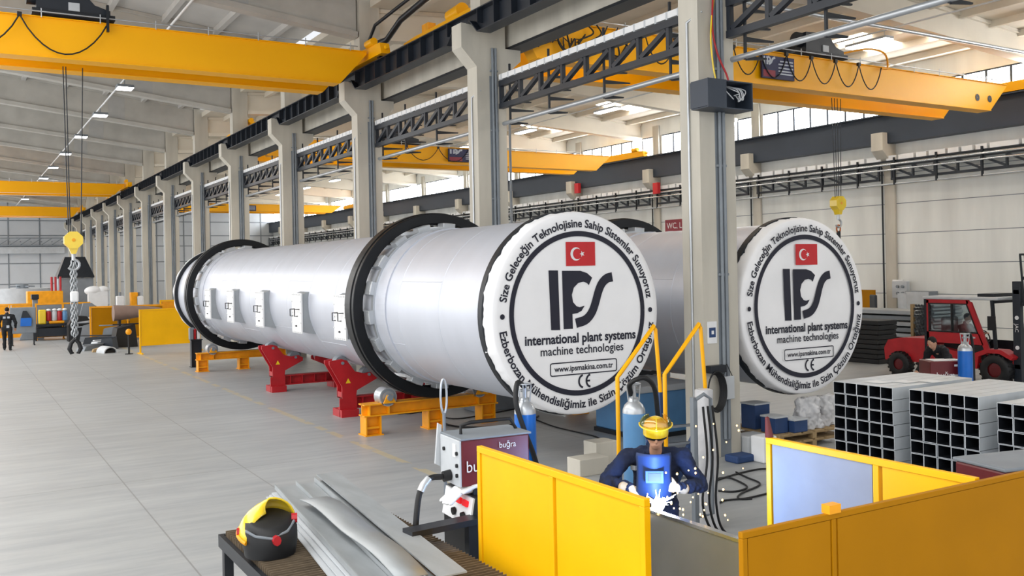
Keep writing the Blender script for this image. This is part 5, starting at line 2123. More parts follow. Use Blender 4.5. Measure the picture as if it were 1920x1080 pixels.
# door frame
g.prism([(0.62, 0.55), (0.62, 2.12), (0.52, 2.12), (0.52, 0.55)], 'x', 0.0, 0.06)
g.prism([(0.62, 2.04), (0.62, 2.14), (-0.62, 2.14), (-0.62, 2.04)], 'x', 0.0, 0.06)
g.prism([(-0.55, 2.14), (-0.70, 2.08), (-1.30, 0.55), (-1.16, 0.55), (-0.58, 2.02)], 'x', 0.0, 0.06)
g.prism([(0.62, 1.28), (0.62, 1.0), (-1.02, 1.0), (-0.90, 1.28)], 'x', 0.0, 0.06)
g.prism([(0.62, 0.62), (0.62, 0.5), (-1.28, 0.5), (-1.22, 0.62)], 'x', 0.0, 0.06)
dr = g.build('cab_door', 'red', fk, 0.012)
g = G()
g.prism([(0.52, 1.28), (0.52, 2.04), (-0.58, 2.04), (-0.88, 1.28)], 'x', 0.025, 0.032)
g.build('door_window', 'cabglass', dr)
g = G()
g.box(-0.012, 0.03, -0.16, -0.13, 1.28, 2.04)
for a_, b_ in (((0.52, 1.30), (-0.88, 1.30)), ((0.52, 2.03), (-0.58, 2.03)), ((0.51, 1.28), (0.51, 2.04)), ((-0.57, 2.04), (-0.87, 1.28))):
    g.bar((0.0, *a_), (0.0, *b_), 0.03, 0.03)
g.build('window_seal', 'black', dr)
g = G()
g.box(-0.03, 0.0, -0.80, -0.55, 1.16, 1.20)
g.build('door_handle', 'lgrey', dr)
g = G()
g.prism([(-0.45, 0.98), (-0.98, 0.98), (-1.16, 0.62), (-0.5, 0.62)], 'x', 0.012, 0.03)
g.build('lower_glass', 'black', dr)
g = G()
g.box(-0.02, 1.25, -1.42, 0.70, 2.14, 2.22)
g.build('cab_roof', 'lgrey', fk, 0.03)
g = G()
g.box(0.2, 1.0, -1.2, -0.75, 2.22, 2.30)
g.build('roof_beacon_bar', 'dark', fk)
g = G()
for x in (0.03, 1.22):
    g.bar((x, -1.35, 0.6), (x, -1.25, 2.14), 0.07, 0.07)
    g.bar((x, 0.62, 0.6), (x, 0.62, 2.14), 0.07, 0.07)
g.bar((0.03, -1.27, 2.1), (1.22, -1.27, 2.1), 0.07, 0.07)
g.bar((1.22, -1.3, 0.9), (1.22, 0.62, 0.9), 0.06, 0.3)
g.build('cab_pillar', 'dark', fk)
g = G()
g.box(0.35, 0.9, -0.25, 0.35, 0.75, 0.98)
g.box(0.35, 0.9, 0.25, 0.42, 0.98, 1.65)
g.build('seat', 'black', fk, 0.04)
g = G()
g.tube([(0.62, -0.85, 0.7), (0.62, -0.70, 1.15)], 0.025, 8)
g.tube([(0.62 + 0.17 * math.cos(a_), -0.68 + 0.06 * math.sin(a_), 1.17 + 0.15 * math.sin(a_)) for a_ in [2 * PI * j / 20 for j in range(20)]], 0.016, 6, 0, True)
g.build('steering_wheel', 'black', fk)
g = G()
g.prism([(-0.78, 0.40), (-0.85, 0.80), (-1.15, 0.92), (-1.55, 0.92), (-1.85, 0.75), (-1.80, 0.68), (-1.5, 0.82), (-1.2, 0.82), (-0.95, 0.72), (-0.90, 0.40)], 'x', -0.12, 0.25)
g.build('mudguard', 'red', fk)
for (y, z, r) in ((-1.35, 0.40, 0.40), (1.42, 0.34, 0.34)):
    for x in (-0.10, 1.12):
        g = G()
        g.lathe([(r * 0.45, 0.0), (r * 0.55, -0.02), (r * 0.9, -0.02), (r, 0.03), (r, 0.22), (r * 0.9, 0.27), (r * 0.55, 0.27)], (x, y, z), 'x', 28)
        for j in range(20):
            a_ = 2 * PI * j / 20
            g.ob((x + 0.12, y + r * math.cos(a_), z + r * math.sin(a_)), (0.24, 0.05, 0.03), Matrix.Rotation(a_ + PI / 2, 3, 'X'))
        wl = g.build('wheel', 'black', fk)
        G().lathe([(0.0, 0.03), (r * 0.3, 0.02), (r * 0.5, 0.04)], (x, y, z), 'x', 20).build('rim', 'dred', wl)
g = G()
for x in (0.12, 1.0):
    g.box(x, x + 0.13, -1.92, -1.72, 0.08, 2.62)
g.box(0.12, 1.13, -1.90, -1.74, 2.30, 2.42)
g.box(0.12, 1.13, -1.90, -1.74, 0.45, 0.57)
ms = g.build('mast', 'navy', fk, 0.01)
g = G()
put_text(g, 'JAC', (0.112, -1.78, 1.58), (0, 0, -1), (0, -1, 0), 0.13)
g.build('lettering', 'white', ms)
for z in (1.72, 0.98):
    G().cyl((0.118, -1.83, z), (0.108, -1.83, z), 0.05, n=12).build('white_disc', 'white', ms)
g = G()
for x in (0.3, 0.85):
    g.cyl((x, -1.84, 0.3), (x, -1.84, 2.3), 0.04, n=10)
g.build('lift_chain', 'dark', ms)
g = G()
for j in range(7):
    x = 0.02 + j * 0.2
    g.bar((x, -2.08, 2.05), (x, -2.0, 3.28), 0.05, 0.03)
for z in (2.06, 2.7):
    g.box(0.0, 1.26, -2.10, -2.03, z - 0.04, z + 0.04)
g.bar((0.02, -2.0, 3.28), (1.24, -2.0, 3.28), 0.05, 0.05)
g.build('load_backrest', 'dark', fk)
g = G()
for x in (0.25, 0.9):
    g.box(x, x + 0.12, -2.18, -2.12, 1.95, 2.6)
    g.box(x, x + 0.12, -3.2, -2.12, 1.93, 1.98)
g.build('fork', 'dark', fk)
g = G()
g.tube([(0.0, -1.25, 1.95), (-0.12, -1.32, 1.9), (-0.12, -1.32, 1.75)], 0.015, 6)
g.box(-0.14, -0.10, -1.42, -1.22, 1.40, 1.75)
g.build('mirror', 'black', fk)
# driver
J = dict(head=(0, -0.05, 1.62 - 0.1), face=(0, -1, -0.1), neck=(0, 0.0, 1.36), chest=(0, 0.04, 1.18), pelvis=(0, 0.12, 0.86),
         shR=(-0.2, 0.02, 1.28), elR=(-0.24, -0.16, 1.05), wrR=(-0.14, -0.42, 1.12), shL=(0.2, 0.02, 1.28), elL=(0.24, -0.16, 1.05), wrL=(0.14, -0.42, 1.12),
         hpR=(-0.1, 0.08, 0.84), knR=(-0.13, -0.36, 0.90), anR=(-0.13, -0.46, 0.50), toR=(-0.13, -0.6, 0.46), hpL=(0.1, 0.08, 0.84), knL=(0.13, -0.36, 0.90), anL=(0.13, -0.46, 0.50), toL=(0.13, -0.6, 0.46))
for k_ in list(J):
    if k_ not in ('face',):
        J[k_] = (J[k_][0], J[k_][1], J[k_][2] + 0.12)
figure('person in a black jacket sitting at the wheel of the red forklift', (22.4 + 0.62, 15.3 - 0.15, 0), 0, J, 'bclothing')
# small red welder and bottle in front of the forklift
mp2 = atd(1766, 690, 18.2)
t = thing('welding_machine', 'dark red welding machine with papers on top in front of the forklift', 'welding machine', (mp2.x, mp2.y, 0), math.radians(-30))
G().box(-0.34, 0.32, -0.25, 0.25, 0.12, 1.24).build('housing', 'dred', t, 0.015)
g = G()
g.box(-0.25, 0.1, -0.2, 0.15, 1.242, 1.255)
g.box(0.12, 0.3, -0.2, 0.1, 1.242, 1.255)
g.build('papers', 'white', t)
g = G()
put_text(g, 'buğra', (-0.22, -0.256, 0.93), (1, 0, 0), (0, 0, 1), 0.15)
g.build('lettering', 'white', t)
G().box(0.05, 0.26, -0.258, -0.254, 0.96, 0.985).build('printed_stripe', 'white', t)
G().box(0.12, 0.21, -0.258, -0.254, 1.14, 1.18).build('label_plate', 'white', t)
g = G()
for x in (-0.25, 0.25):
    for y in (-0.22, 0.22):
        g.cyl((x, y - 0.03, 0.09), (x, y + 0.03, 0.09), 0.09, n=14)
g.build('castors', 'black', t)
bp = atd(1810, 680, 17.8)
zt_ = atd(1806, 624, 17.8).z
bottle('blue gas bottle in front of the red forklift', (bp.x, bp.y, 0), 0.132, zt_, 'blue', [(0.05, 0, zt_ * 0.97), (0.16, 0, zt_ * 0.98), (0.24, 0, zt_ * 0.85), (0.26, 0, zt_ * 0.5), (0.26, 0, 0.3)])
pb = atd(1768, 690, 19.3)
J = standing((0, -0.8, -0.5), 0.42, 0.05)
w, *_ = figure('person with dark hair bending over behind the red welding machine at the forklift', (pb.x + 0.25, pb.y, 0), math.radians(-95), J, 'bclothing')
# black tyre like roll
rp_ = atd(1690, 700, 21.0)
# ------------------------------------------------------------------ things along the right wall
def wall_box(nm, mats_, px0, px1, py0, x, dpt, base_y=None, zbase=0.0):
    pass


a_ = atx(1655, 690, 27.0)
t = thing('sheet_stack', 'rack of grey steel profiles left of the red forklift', 'rack', (27.0, a_.y, 0))
for i in range(7):
    g = G()
    g.box(0.0 + 0.05 * (i % 3), 1.2, -1.5 + 0.1 * (i % 2), 1.9, 0.25 + i * 0.19, 0.25 + i * 0.19 + 0.13)
    g.build('profile_layer', 'grey' if i % 2 else 'steel', t, 0.01)
g = G()
for y in (-1.2, 1.5):
    g.box(-0.05, 0.05, y - 0.05, y + 0.05, 0, 1.75)
    g.box(-0.05, 1.2, y - 0.05, y + 0.05, 0.1, 0.24)
g.build('rack_post', 'wood', t)
a_ = atx(1625, 690, 24.5)
g = G()
rnd = random.Random(9)
for i in range(9):
    g.box(-0.1 + 0.04 * rnd.random(), 0.8, -0.55 + 0.1 * rnd.random(), 0.75, i * 0.15, i * 0.15 + 0.14)
o = g.build('rubber_mats', 'black', None, 0.02)
o.location = (24.5, a_.y, 0)
tag(o, 'black pile of stacked mats between the second cover and the forklift', 'pile')
a_ = atx(1652, 600, 31.5)
t = thing('office_chair', 'dark blue padded chair by the right wall', 'chair', (31.5, a_.y, 0), math.radians(60))
G().box(-0.3, 0.3, -0.3, 0.3, 0.95, 1.08).build('seat', 'navy', t, 0.05)
G().box(-0.3, 0.3, 0.24, 0.34, 1.08, 1.85).build('backrest', 'navy', t, 0.05)
G().box(-0.04, 0.04, -0.04, 0.04, 0.05, 0.95).build('column', 'dark', t)
g = G()
for i in range(5):
    a2 = 2 * PI * i / 5
    g.bar((0, 0, 0.06), (0.35 * math.cos(a2), 0.35 * math.sin(a2), 0.04), 0.05, 0.05)
g.build('foot_star', 'dark', t)
a_ = atx(1628, 600, 32.4)
o = G().box(-0.05, 0.05, -0.35, 0.35, 0.0, 2.0).build('yellow_board', 'amber')
o.location = (32.4, a_.y, 0)
tag(o, 'narrow yellow panel standing right of the second printed cover', 'panel')
a_ = atx(1712, 590, 32.9)
t = thing('electric_cabinet', 'grey electric cabinet on the right wall left of the forklift cab', 'cabinet', (32.9, a_.y, 0))
G().box(0, 0.55, -0.75, 0.35, 0.6, 1.95).build('cabinet_body', 'grey', t, 0.02)
G().box(-0.02, 0.0, -0.72, 0.32, 0.63, 1.92).build('door', 'lgrey', t, 0.01)
a_ = atx(1682, 560, 33.0)
t = thing('socket_panel', 'small pale socket panel with sockets on the wall pier', 'electrical box', (33.25, a_.y, 2.0))
G().box(-0.1, 0.1, -0.35, 0.35, -0.35, 0.35).build('box', 'lgrey', t, 0.02)
g = G()
for y in (-0.18, 0.05):
    for z in (-0.15, 0.12):
        g.cyl((-0.1, y, z), (-0.18, y, z), 0.06, n=10)
g.build('sockets', 'grey', t)
a_ = atx(1681, 536, 33.2)
t = thing('wall_sign', 'small white sign with a round blue mark on the wall pier', 'sign', (33.3, a_.y, a_.z))
G().box(-0.02, 0.02, -0.25, 0.25, -0.25, 0.25).build('plate', 'white', t)
G().cyl((-0.02, 0, 0), (-0.03, 0, 0), 0.14, n=18).build('mark', 'dblue', t)
a_ = atx(1692, 600, 31.8)
o = G().cyl((0, 0, 0.0), (0, 0, 1.9), 0.16, n=16).build('duct', 'lgrey')
o.location = (31.8, a_.y, 0)
tag(o, 'pale upright duct beside the electric cabinet', 'duct')
a_ = atx(1734, 610, 26.5)
t = thing('small_tube_bundle', 'bundle of small dark tube ends behind the forklift cab', 'bundle', (26.5, a_.y, 0))
g = G()
for i in range(7):
    for j in range(9):
        g.cyl((0, -0.3 + i * 0.1 + 0.05 * (j % 2), 0.85 + j * 0.11), (1.5, -0.3 + i * 0.1 + 0.05 * (j % 2), 0.85 + j * 0.11), 0.048, 0.048, 8, 0, False)
g.build('tubes', 'galv', t)
G().box(0.1, 1.4, -0.4, 0.4, 0, 0.8).build('trestle', 'dark', t)
a_ = atx(1265, 424, XW - 0.05)
t = thing('red_sign', 'red sign with pale lettering high on the right wall beside the column', 'sign', (XW - 0.06, a_.y, a_.z))
G().box(-0.02, 0.02, -1.4, 0.75, -0.45, 0.36).build('plate', 'brick', t)
g = G()
put_text(g, 'WC, LO', (-0.03, 0.6, -0.12), (0, -1, 0), (0, 0, 1), 0.45)
g.build('lettering', 'white', t)
for q, (px, py, lab) in enumerate(((1083, 351, 'small red box on the wall truss, nearer the column'), (1231, 351, 'small red box on the wall truss below the second corbel'))):
    a_ = atx(px, py + 2, XW - 0.75)
    o = G().box(-0.1, 0.1, -0.2, 0.2, -0.3, 0.3).build('alarm_box', 'flagred')
    o.location = a_
    tag(o, lab, 'electrical box', 'red boxes on the wall truss')

# ------------------------------------------------------------------ far left work bays
def floorbox(nm, lab, cat, px0, px1, pyb, pyt, depth, m, bevel=0.02, group=None):
    a, b = at(px0, pyb), at(px1, pyb)
    h = aty(px0, pyt, a.y).z
    t_ = G().box(0, b.x - a.x, 0, depth, 0, h).build(nm, m, None, bevel)
    t_.location = (a.x, a.y, 0)
    return tag(t_, lab, cat, group)


YS = 52.0
def far_screen(lab, px0, px1, y, hz, cols, splits, top='yelscr', group='welding screens down the hall'):
    a, b = aty(px0, 600, y), aty(px1, 600, y)
    return screen(lab, (a.x, y), (b.x, y), hz, cols, splits, 0.08, 0.12, group, top)


far_screen('orange welding screen behind the person at the left edge', -30, 66, 54.0, 1.85, ['orange'], [0.5], 'orange')
far_screen('grey welding screen with yellow rail behind the hanging chain', 66, 170, 53.0, 1.85, ['grey'], [0.5], 'orange')
far_screen('mustard welding screen right of the hanging chain', 168, 308, 49.0, 1.72, ['amber'], [0.5], 'orange')
far_screen('orange welding screen half hidden by the drum end', 300, 360, 50.0, 1.9, ['orange'], [0.6], 'yelscr')
a_, b_ = at(262, 664), at(376, 656)
screen('bright yellow welding screen standing beside the far drum end', (a_.x, a_.y), (b_.x, b_.y), 1.80, ['yelscr'], [], 0.06, 0.32, 'welding screens down the hall')
# the person's tool board
a_ = aty(43, 600, 49.5)
t = thing('tool_board', 'grey board with a blue apron hanging on it near the walking person', 'board', (a_.x, 49.5, 0))
G().box(-0.55, 0.55, -0.04, 0.04, 0.55, 1.78).build('board', 'grey', t, 0.08)
g = G()
for x in (-0.45, 0.45):
    g.box(x - 0.03, x + 0.03, -0.03, 0.03, 0, 0.6)
    g.box(x - 0.03, x + 0.03, -0.3, 0.3, 0, 0.05)
g.build('leg', 'dark', t)
g = G()
g.prism([(-0.1, 0.95), (0.32, 0.95), (0.34, 1.3), (0.15, 1.62), (0.0, 1.62), (-0.08, 1.3)], 'y', -0.12, -0.05)
g.build('hook_panel', 'navy', t)
o = G().prism([(-0.12, 0.9), (0.34, 0.9), (0.36, 1.28), (-0.1, 1.28)], 'y', -0.16, -0.125).build('blue_apron', 'blue', None, 0.03)
o.location = (a_.x, 49.5, 0)
tag(o, 'bright blue apron hung on the grey tool board', 'apron')
# pillar drill
a_ = at(68, 637)
t = thing('pillar_drill', 'grey pillar machine with a wide foot left of the hanging chain', 'machine', (a_.x, a_.y, 0))
g = G()
g.prism([(-0.75, 0.02), (0.35, 0.02), (0.42, 0.80), (-0.40, 0.80)], 'y', 0, 0.7)
g.build('foot', 'grey', t, 0.03)
G().box(-0.12, 0.12, 0.2, 0.5, 0.8, 2.05).build('pillar', 'grey', t, 0.02)
G().box(-0.18, 0.16, 0.0, 0.55, 2.05, 2.30).build('head', 'dark', t, 0.03)
G().box(-0.15, 0.15, -0.01, 0.0, 0.50, 0.60).build('slot', 'black', t)
# trolley beside the person
a_ = at(40, 632)
t = thing('tool_trolley', 'dark blue trolley with tools between the walking person and the pillar machine', 'trolley', (a_.x, a_.y, 0))
G().box(-0.55, 0.35, 0, 0.6, 0.12, 0.85).build('cabinet', 'dblue', t, 0.02)
G().box(-0.6, 0.4, -0.05, 0.65, 0.85, 0.92).build('top', 'lgrey', t)
g = G()
g.ball((-0.1, 0.3, 0.98), (0.2, 0.15, 0.1), 10)
g.build('rag', 'orange', t)
g = G()
for x in (-0.45, 0.25):
    g.cyl((x, 0.05, 0.06), (x, 0.11, 0.06), 0.06, n=12)
    g.cyl((x, 0.5, 0.06), (x, 0.56, 0.06), 0.06, n=12)
g.build('castor', 'black', t)
# work bench with coloured parts
a_ = at(104, 638)
t = thing('work_bench', 'dark steel work bench left of the chain', 'bench', (a_.x, a_.y, 0))
G().box(-0.95, 0.75, 0, 0.9, 0.72, 0.82).build('top', 'dark', t)
for x in (-0.9, 0.66):
    for y in (0.02, 0.8):
        G().box(x, x + 0.08, y, y + 0.08, 0, 0.72).build('leg', 'dark', t)
G().box(-0.8, 0.6, 0.1, 0.8, 0.2, 0.62).build('drawer_box', 'navy', t)
bench = a_
for i, (dx, dz, m, sx, sz, nm, lab, cat) in enumerate((
        (-0.55, 0.82, 'capyel', 0.34, 0.72, 'yellow_case', 'yellow case on the dark work bench', 'case'),
        (0.1, 0.82, 'orange', 0.7, 0.14, 'orange_tray', 'orange tray on the dark work bench', 'tray'))):
    o = G().box(-sx / 2, sx / 2, 0, 0.4, 0, sz).build(nm, m, None, 0.05)
    o.location = (bench.x + dx, bench.y + 0.25, dz)
    tag(o, lab, cat)
for i, (dx, m, lab) in enumerate(((-0.15, 'red', 'red canister with white cap on the orange tray, leftmost'), (0.12, 'lgrey', 'grey canister with white cap on the orange tray'), (0.35, 'red', 'red canister on the orange tray, beside the pale blue one'), (0.58, 'pblue', 'pale blue canister with white cap on the orange tray, nearest the chain'))):
    t = thing('canister', lab, 'canister', (bench.x + dx - 0.1, bench.y + 0.45, 0.96), 0, 'canisters on the work bench')
    G().lathe([(0.0, 0.0), (0.11, 0.0), (0.125, 0.05), (0.125, 0.42), (0.08, 0.5), (0, 0.5)], (0, 0, 0), 'z', 16).build('can', m, t)
    G().ball((0, 0, 0.55), (0.12, 0.12, 0.07), 12).build('cap', 'white', t)
# black machine behind the chain
a_ = at(150, 640)
t = thing('cutting_machine', 'black cutting machine behind the hanging chain', 'machine', (a_.x, a_.y, 0))
g = G()
g.prism([(-0.5, 0.0), (0.62, 0.0), (0.62, 0.75), (0.35, 1.2), (-0.25, 1.25), (-0.5, 0.8)], 'y', 0, 0.9)
g.build('body', 'black', t, 0.05)
g = G()
g.bar((-0.2, -0.05, 0.9), (0.45, -0.05, 0.98), 0.03, 0.06)
g.bar((-0.1, -0.05, 0.7), (0.3, -0.05, 0.72), 0.03, 0.04)
g.build('panel_strip', 'lgrey', t)
g = G()
g.prism([(0.05, 1.25), (0.7, 1.15), (0.95, 1.55), (0.6, 1.85), (0.2, 1.85)], 'y', 0.3, 0.5)
g.build('guard', 'grey', t, 0.03)
g = G()
g.tube(spline([(0.75, 0.2, 1.7), (1.0, 0.15, 1.3), (1.05, 0.15, 0.8), (0.85, 0.15, 0.45), (0.3, 0.1, 0.3)]), 0.03, 8)
g.build('hose', 'black', t)
# scrap heap of sheets and profiles
rnd = random.Random(21)
heap = [(172, 644, 1.3, 0.45, 0.22, 38, 'grey', 'grey profile leaning low on the scrap heap'), (186, 636, 1.4, 0.4, 0.45, -32, 'dark', 'dark profile across the scrap heap'),
        (196, 640, 1.2, 0.5, 0.34, 24, 'lgrey', 'pale cut sheet on the scrap heap'), (216, 632, 1.2, 0.6, 0.85, -14, 'grey', 'grey profile high on the scrap heap'),
        (190, 618, 1.5, 0.5, 1.02, 8, 'steel', 'steel strip on top of the scrap heap'), (232, 638, 1.0, 0.9, 1.0, 4, 'black', 'black frame block right in the scrap heap'),
        (166, 628, 0.8, 0.7, 0.9, -8, 'grey', 'grey block left in the scrap heap'), (206, 612, 1.7, 0.4, 1.15, -18, 'dark', 'dark strip at the back of the scrap heap'),
        (178, 622, 0.9, 0.3, 1.25, 20, 'lgrey', 'pale upright offcut at the back left of the scrap heap'), (224, 616, 1.3, 0.35, 1.3, 10, 'steel', 'steel offcut below the brown trough on the scrap heap'),
        (204, 642, 0.8, 0.3, 0.5, -50, 'navy', 'slate folded offcut at the front of the scrap heap'), (240, 622, 0.9, 0.4, 1.2, -6, 'grey', 'grey offcut beside the green cabinet on the scrap heap')]
for px, py, sx, sy, hz, rz, m, lab in heap:
    c_ = at(px, py + 12)
    g = G()
    g.prism([(-sx / 2, 0.0), (sx / 2, 0.0), (sx / 2 - 0.1, hz), (-sx / 2 + 0.15, hz * 0.85)], 'y', -sy / 2, sy / 2)
    g.box(-sx / 2 - 0.05, sx / 2 + 0.1, -sy / 2 - 0.05, -sy / 2 + 0.1, hz, hz + 0.05)
    o = g.build('scrap_profile', m, None, 0.02)
    o.location = (c_.x, c_.y, 0)
    o.rotation_euler = (0, 0, math.radians(rz))
    tag(o, lab, 'steel profile', 'profiles on the scrap heap')
# brown roll on the heap
a_, b_ = aty(212, 580, 46.0), aty(300, 577, 46.6)
t = thing('brown_roll', 'large brown rounded trough lying over the scrap heap', 'trough', (a_.x, 46.0, 0))
L_ = b_.x - a_.x
g = G()
n = 14
vs = []
for i in range(n + 1):
    u = i / n
    hh_ = 0.55 * (1 - u) ** 0.6 + 0.12
    zc_ = 1.42 + 0.05 * (1 - u)
    for j in range(16):
        a2 = 2 * PI * j / 16
        vs.append((0.35 * (i > 0) * 0 + u * L_, 0.45 * math.cos(a2) * (0.5 + 0.5 * (1 - u)), zc_ + hh_ * 0.55 * math.sin(a2) + 0.12 * u))
g.add(vs, [(i * 16 + j, i * 16 + (j + 1) % 16, (i + 1) * 16 + (j + 1) % 16, (i + 1) * 16 + j) for i in range(n) for j in range(16)], 0, True)
g.add(vs[:16], [list(range(16))])
g.add(vs[-16:], [list(range(16))])
g.build('trough', 'brown', t)
G().box(0.2, 0.3, -0.2, 0.2, 0.0, 1.15).build('trestle', 'dark', t)
G().box(L_ - 0.4, L_ - 0.3, -0.2, 0.2, 0.0, 1.4).build('trestle', 'dark', t)

a_ = at(256, 640)
for i in range(5):
    o = G().box(-0.55, 0.35, 0, 0.6, 0.0, 0.07).build('grey_panel', 'lgrey', None, 0.01)
    o.location = (a_.x - 0.02 * i, a_.y + 1.0, 0.95 + i * 0.08)
    o.rotation_euler = (0, 0.06, 0)
    tag(o, 'pale grey panel of the small pile behind the yellow screen, %s from below' % ORD[i], 'panel', 'pale panels behind the yellow screen')
o = G().box(-0.6, 0.4, 0.0, 0.7, 0.0, 0.94).build('green_cabinet', 'green', None, 0.02)
o.location = (a_.x - 0.15, a_.y + 1.6, 0)
tag(o, 'dark green cabinet behind the left end of the yellow screen', 'cabinet')
a_ = at(242, 664)
t = thing('floor_stand', 'slim black stand with a yellow top left of the yellow screen', 'stand', (a_.x, a_.y, 0))
G().cyl((0, 0, 0), (0, 0, 0.85), 0.04, n=10).build('pole', 'black', t)
G().ball((0, 0, 0.9), (0.12, 0.08, 0.13), 12).build('yellow_top', 'orange', t)
G().cyl((0, 0, 0), (0, 0, 0.02), 0.16, n=16).build('foot', 'black', t)
a_ = at(188, 660)
g = G()
g.prism([(-0.3, 0.0), (0.28, 0.0), (0.25, 0.13), (0.0, 0.17), (-0.25, 0.12)], 'y', 0, 0.35)
o = g.build('brown_paper', 'wood', None, 0.04)
o.location = (a_.x, a_.y, 0)
tag(o, 'crumpled brown paper on the floor right of the chain hook', 'paper')
a_ = at(208, 662)
t = thing('sheet_roll', 'pale rolled sheet with dark inside on the floor right of the brown paper', 'roll', (a_.x, a_.y, 0), math.radians(12))
g = G()
for i in range(12):
    a0, a1 = PI * i / 12, PI * (i + 1) / 12
    g.prism([(0.28 * math.cos(a0), 0.26 * math.sin(a0)), (0.28 * math.cos(a1), 0.26 * math.sin(a1)), (0.24 * math.cos(a1), 0.22 * math.sin(a1)), (0.24 * math.cos(a0), 0.22 * math.sin(a0))], 'y', 0, 0.9)
g.build('shell', 'lgrey', t)
G().box(-0.2, 0.2, 0.1, 0.85, 0.0, 0.12).build('core', 'black', t)
# stand below the drum end
a_ = at(368, 688)
t = thing('black_stand', 'black steel stand with small parts on top beside the far drum ring', 'stand', (a_.x, a_.y, 0))
g = G()
g.box(-0.16, 0.16, -0.012, 0.012, 0.02, 0.92)
for s_ in (-1, 1):
    g.box(s_ * 0.16 - 0.012, s_ * 0.16 + 0.012, -0.12, 0.12, 0.02, 0.92)
g.box(-0.2, 0.2, -0.15, 0.15, 0, 0.02)
g.box(-0.2, 0.2, -0.15, 0.15, 0.92, 0.95)
g.build('post', 'navy', t)
for i, (dx, m, hz, lab) in enumerate(((-0.28, 'grey', 0.40, 'grey plate leaning on top of the black stand'), (-0.08, 'red', 0.36, 'red clamp on top of the black stand'), (0.1, 'white', 0.34, 'white canister on top of the black stand'))):
    o = G().box(-0.08, 0.08, -0.1, 0.1, 0, hz).build('stand_part', m, None, 0.02)
    o.location = (a_.x + dx * 0.5, a_.y, 0.952)
    tag(o, lab, 'part', 'parts on the black stand')
# far background: hood, tank, machines
a_ = aty(140, 540, 62.0)
t = thing('fume_hood', 'dark cone hood above a grey booth behind the chain', 'hood', (a_.x, 62.0, 0))
zt_, zm_, zb_ = aty(140, 482, 62.0).z, aty(140, 518, 62.0).z, 0.0
g = G()
vs = []
for (hw, hd_, z) in ((0.55, 0.5, zt_), (1.0, 0.9, zm_), (1.0, 0.9, zm_ - 0.1)):
    vs += [(-hw, -hd_, z), (hw, -hd_, z), (hw, hd_, z), (-hw, hd_, z)]
g.add(vs, [(q * 4 + i, q * 4 + (i + 1) % 4, (q + 1) * 4 + (i + 1) % 4, (q + 1) * 4 + i) for q in range(2) for i in range(4)] + [(0, 1, 2, 3)])
g.build('hood_cone', 'dark', t)
G().box(-0.95, 0.95, -0.8, 0.8, 0, zm_ - 0.12).build('booth', 'grey', t, 0.02)
a_ = aty(35, 547, 66.0)
t = thing('round_tank', 'wide pale round tank behind the orange screens at the left edge', 'tank', (a_.x, 66.0, 0))
zt_ = aty(35, 541, 66.0).z
G().cyl((0, 0, 0), (0, 0, zt_), 1.9, n=40).build('tank_body', 'lgrey', t)
g = G()
g.cyl((0.2, 0, zt_), (0.2, 0, zt_ + 0.25), 0.35, n=16)
for a2 in range(6):
    g.bar((0.2, 0, zt_ + 0.15), (0.2 + 0.7 * math.cos(a2 * PI / 3), 0.7 * math.sin(a2 * PI / 3), zt_ + 0.12), 0.08, 0.08)
g.build('agitator', 'grey', t)
a_ = aty(85, 545, 58.6)
t = thing('orange_machine', 'orange machine with red rods behind the grey screen', 'machine', (a_.x, 58.6, 0))
zt_ = aty(85, 546, 58.6).z
G().box(-0.9, 0.9, 0, 1.2, 0, zt_).build('body', 'orange', t, 0.03)
g = G()
for dx in (0.35, 0.55, 0.8):
    g.cyl((dx, 0.3, zt_), (dx, 0.3, zt_ + 0.8), 0.06, n=8)
g.build('rod', 'red', t)
a_ = aty(184, 550, 58.0)
t = thing('white_machine', 'white round machine on the far side of the mustard screen', 'machine', (a_.x, 58.0, 0))
zt_ = aty(184, 537, 58.0).z
g = G()
g.ball((-0.2, 0.3, zt_ - 0.25), (0.5, 0.35, 0.28), 14)
g.ball((0.3, 0.3, zt_ - 0.2), (0.35, 0.3, 0.22), 12)
g.box(-0.5, 0.5, 0.0, 0.6, 0, zt_ - 0.3)
g.build('body', 'white', t)
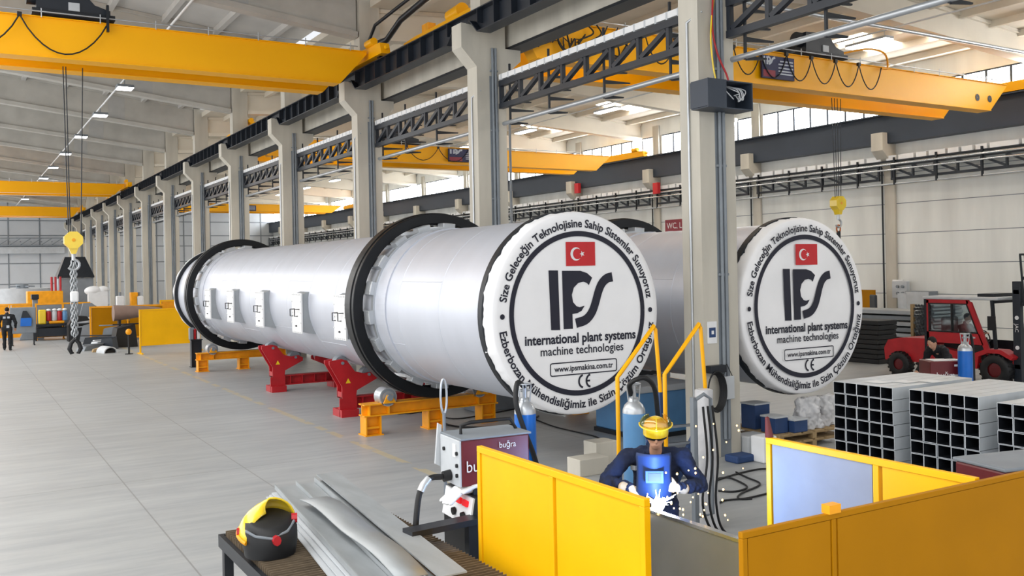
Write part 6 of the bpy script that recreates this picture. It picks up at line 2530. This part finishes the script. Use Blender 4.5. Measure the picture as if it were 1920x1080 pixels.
for i, (px, m, lab) in enumerate(((226, 'white', 'white bottle behind the mustard screen, nearer the chain'), (252, 'orange', 'orange box behind the mustard screen'), (262, 'white', 'white bottle behind the mustard screen, nearer the drum'))):
    a_ = aty(px, 560, 55.0)
    zt_ = aty(px, 548, 55.0).z
    t = thing('storage_box' if m == 'orange' else 'plastic_bottle', lab, 'box' if m == 'orange' else 'bottle', (a_.x, 55.0, 0), 0)
    G().box(-0.2, 0.2, 0, 0.4, zt_ - 0.75, zt_ - (0 if m == 'orange' else 0.2)).build('body', m, t, 0.05)
    if m != 'orange':
        G().cyl((0, 0.2, zt_ - 0.2), (0, 0.2, zt_), 0.07, n=10).build('neck', 'grey', t)
    G().box(-0.25, 0.25, 0, 0.45, 0, zt_ - 0.76).build('support_shelf', 'grey', t)

# ------------------------------------------------------------------ light
wd = bpy.data.worlds.new('world')
SC.world = wd
wd.use_nodes = True
bg = wd.node_tree.nodes['Background']
bg.inputs[0].default_value = (0.93, 0.96, 1.0, 1)
bg.inputs[1].default_value = 1.0


def area(name, loc, rot, sx, sy, power, col=(1, 1, 1), spread=None):
    l = bpy.data.lights.new(name, 'AREA')
    l.shape = 'RECTANGLE'
    l.size = sx
    l.size_y = sy
    l.energy = power
    l.color = col
    if spread:
        l.spread = spread
    o = bpy.data.objects.new(name, l)
    COL.objects.link(o)
    o.location = loc
    o.rotation_euler = rot
    return o


# unseen fills added under left roof and behind camera, daylight from the left glazing
area('left_roof_fill', (-3.2, 48, 10.9), (0, 0, 0), 5.4, 118, 8600, (1.0, 0.99, 0.97))  # added fill, the left roof has no opening here
area('left_glazing', (-10.8, 48, 5.7), (0, -PI / 2, 0), 7.4, 118, 6000, (1.0, 1.0, 1.0))
area('front_fill', (8, -8.8, 5.0), (PI / 2, 0, 0), 34, 9, 640, (1.0, 1.0, 1.0))  # added fill for the faces turned to the camera
area('end_daylight', (2, 112.4, 3.4), (-PI / 2, 0, 0), 14, 3, 700, (0.95, 0.98, 1.0))
pl = bpy.data.lights.new('arc_light', 'POINT')
pl.energy = 75
pl.color = (0.25, 0.5, 1.0)
pl.shadow_soft_size = 0.05
po = bpy.data.objects.new('arc_light', pl)
COL.objects.link(po)
po.location = ARC + V((-0.02, -0.06, 0.05))

SC.view_settings.view_transform = 'Standard'
SC.view_settings.look = 'None'
SC.view_settings.exposure = -0.02
SC.view_settings.gamma = 1.0
SC.view_settings.use_curve_mapping = False
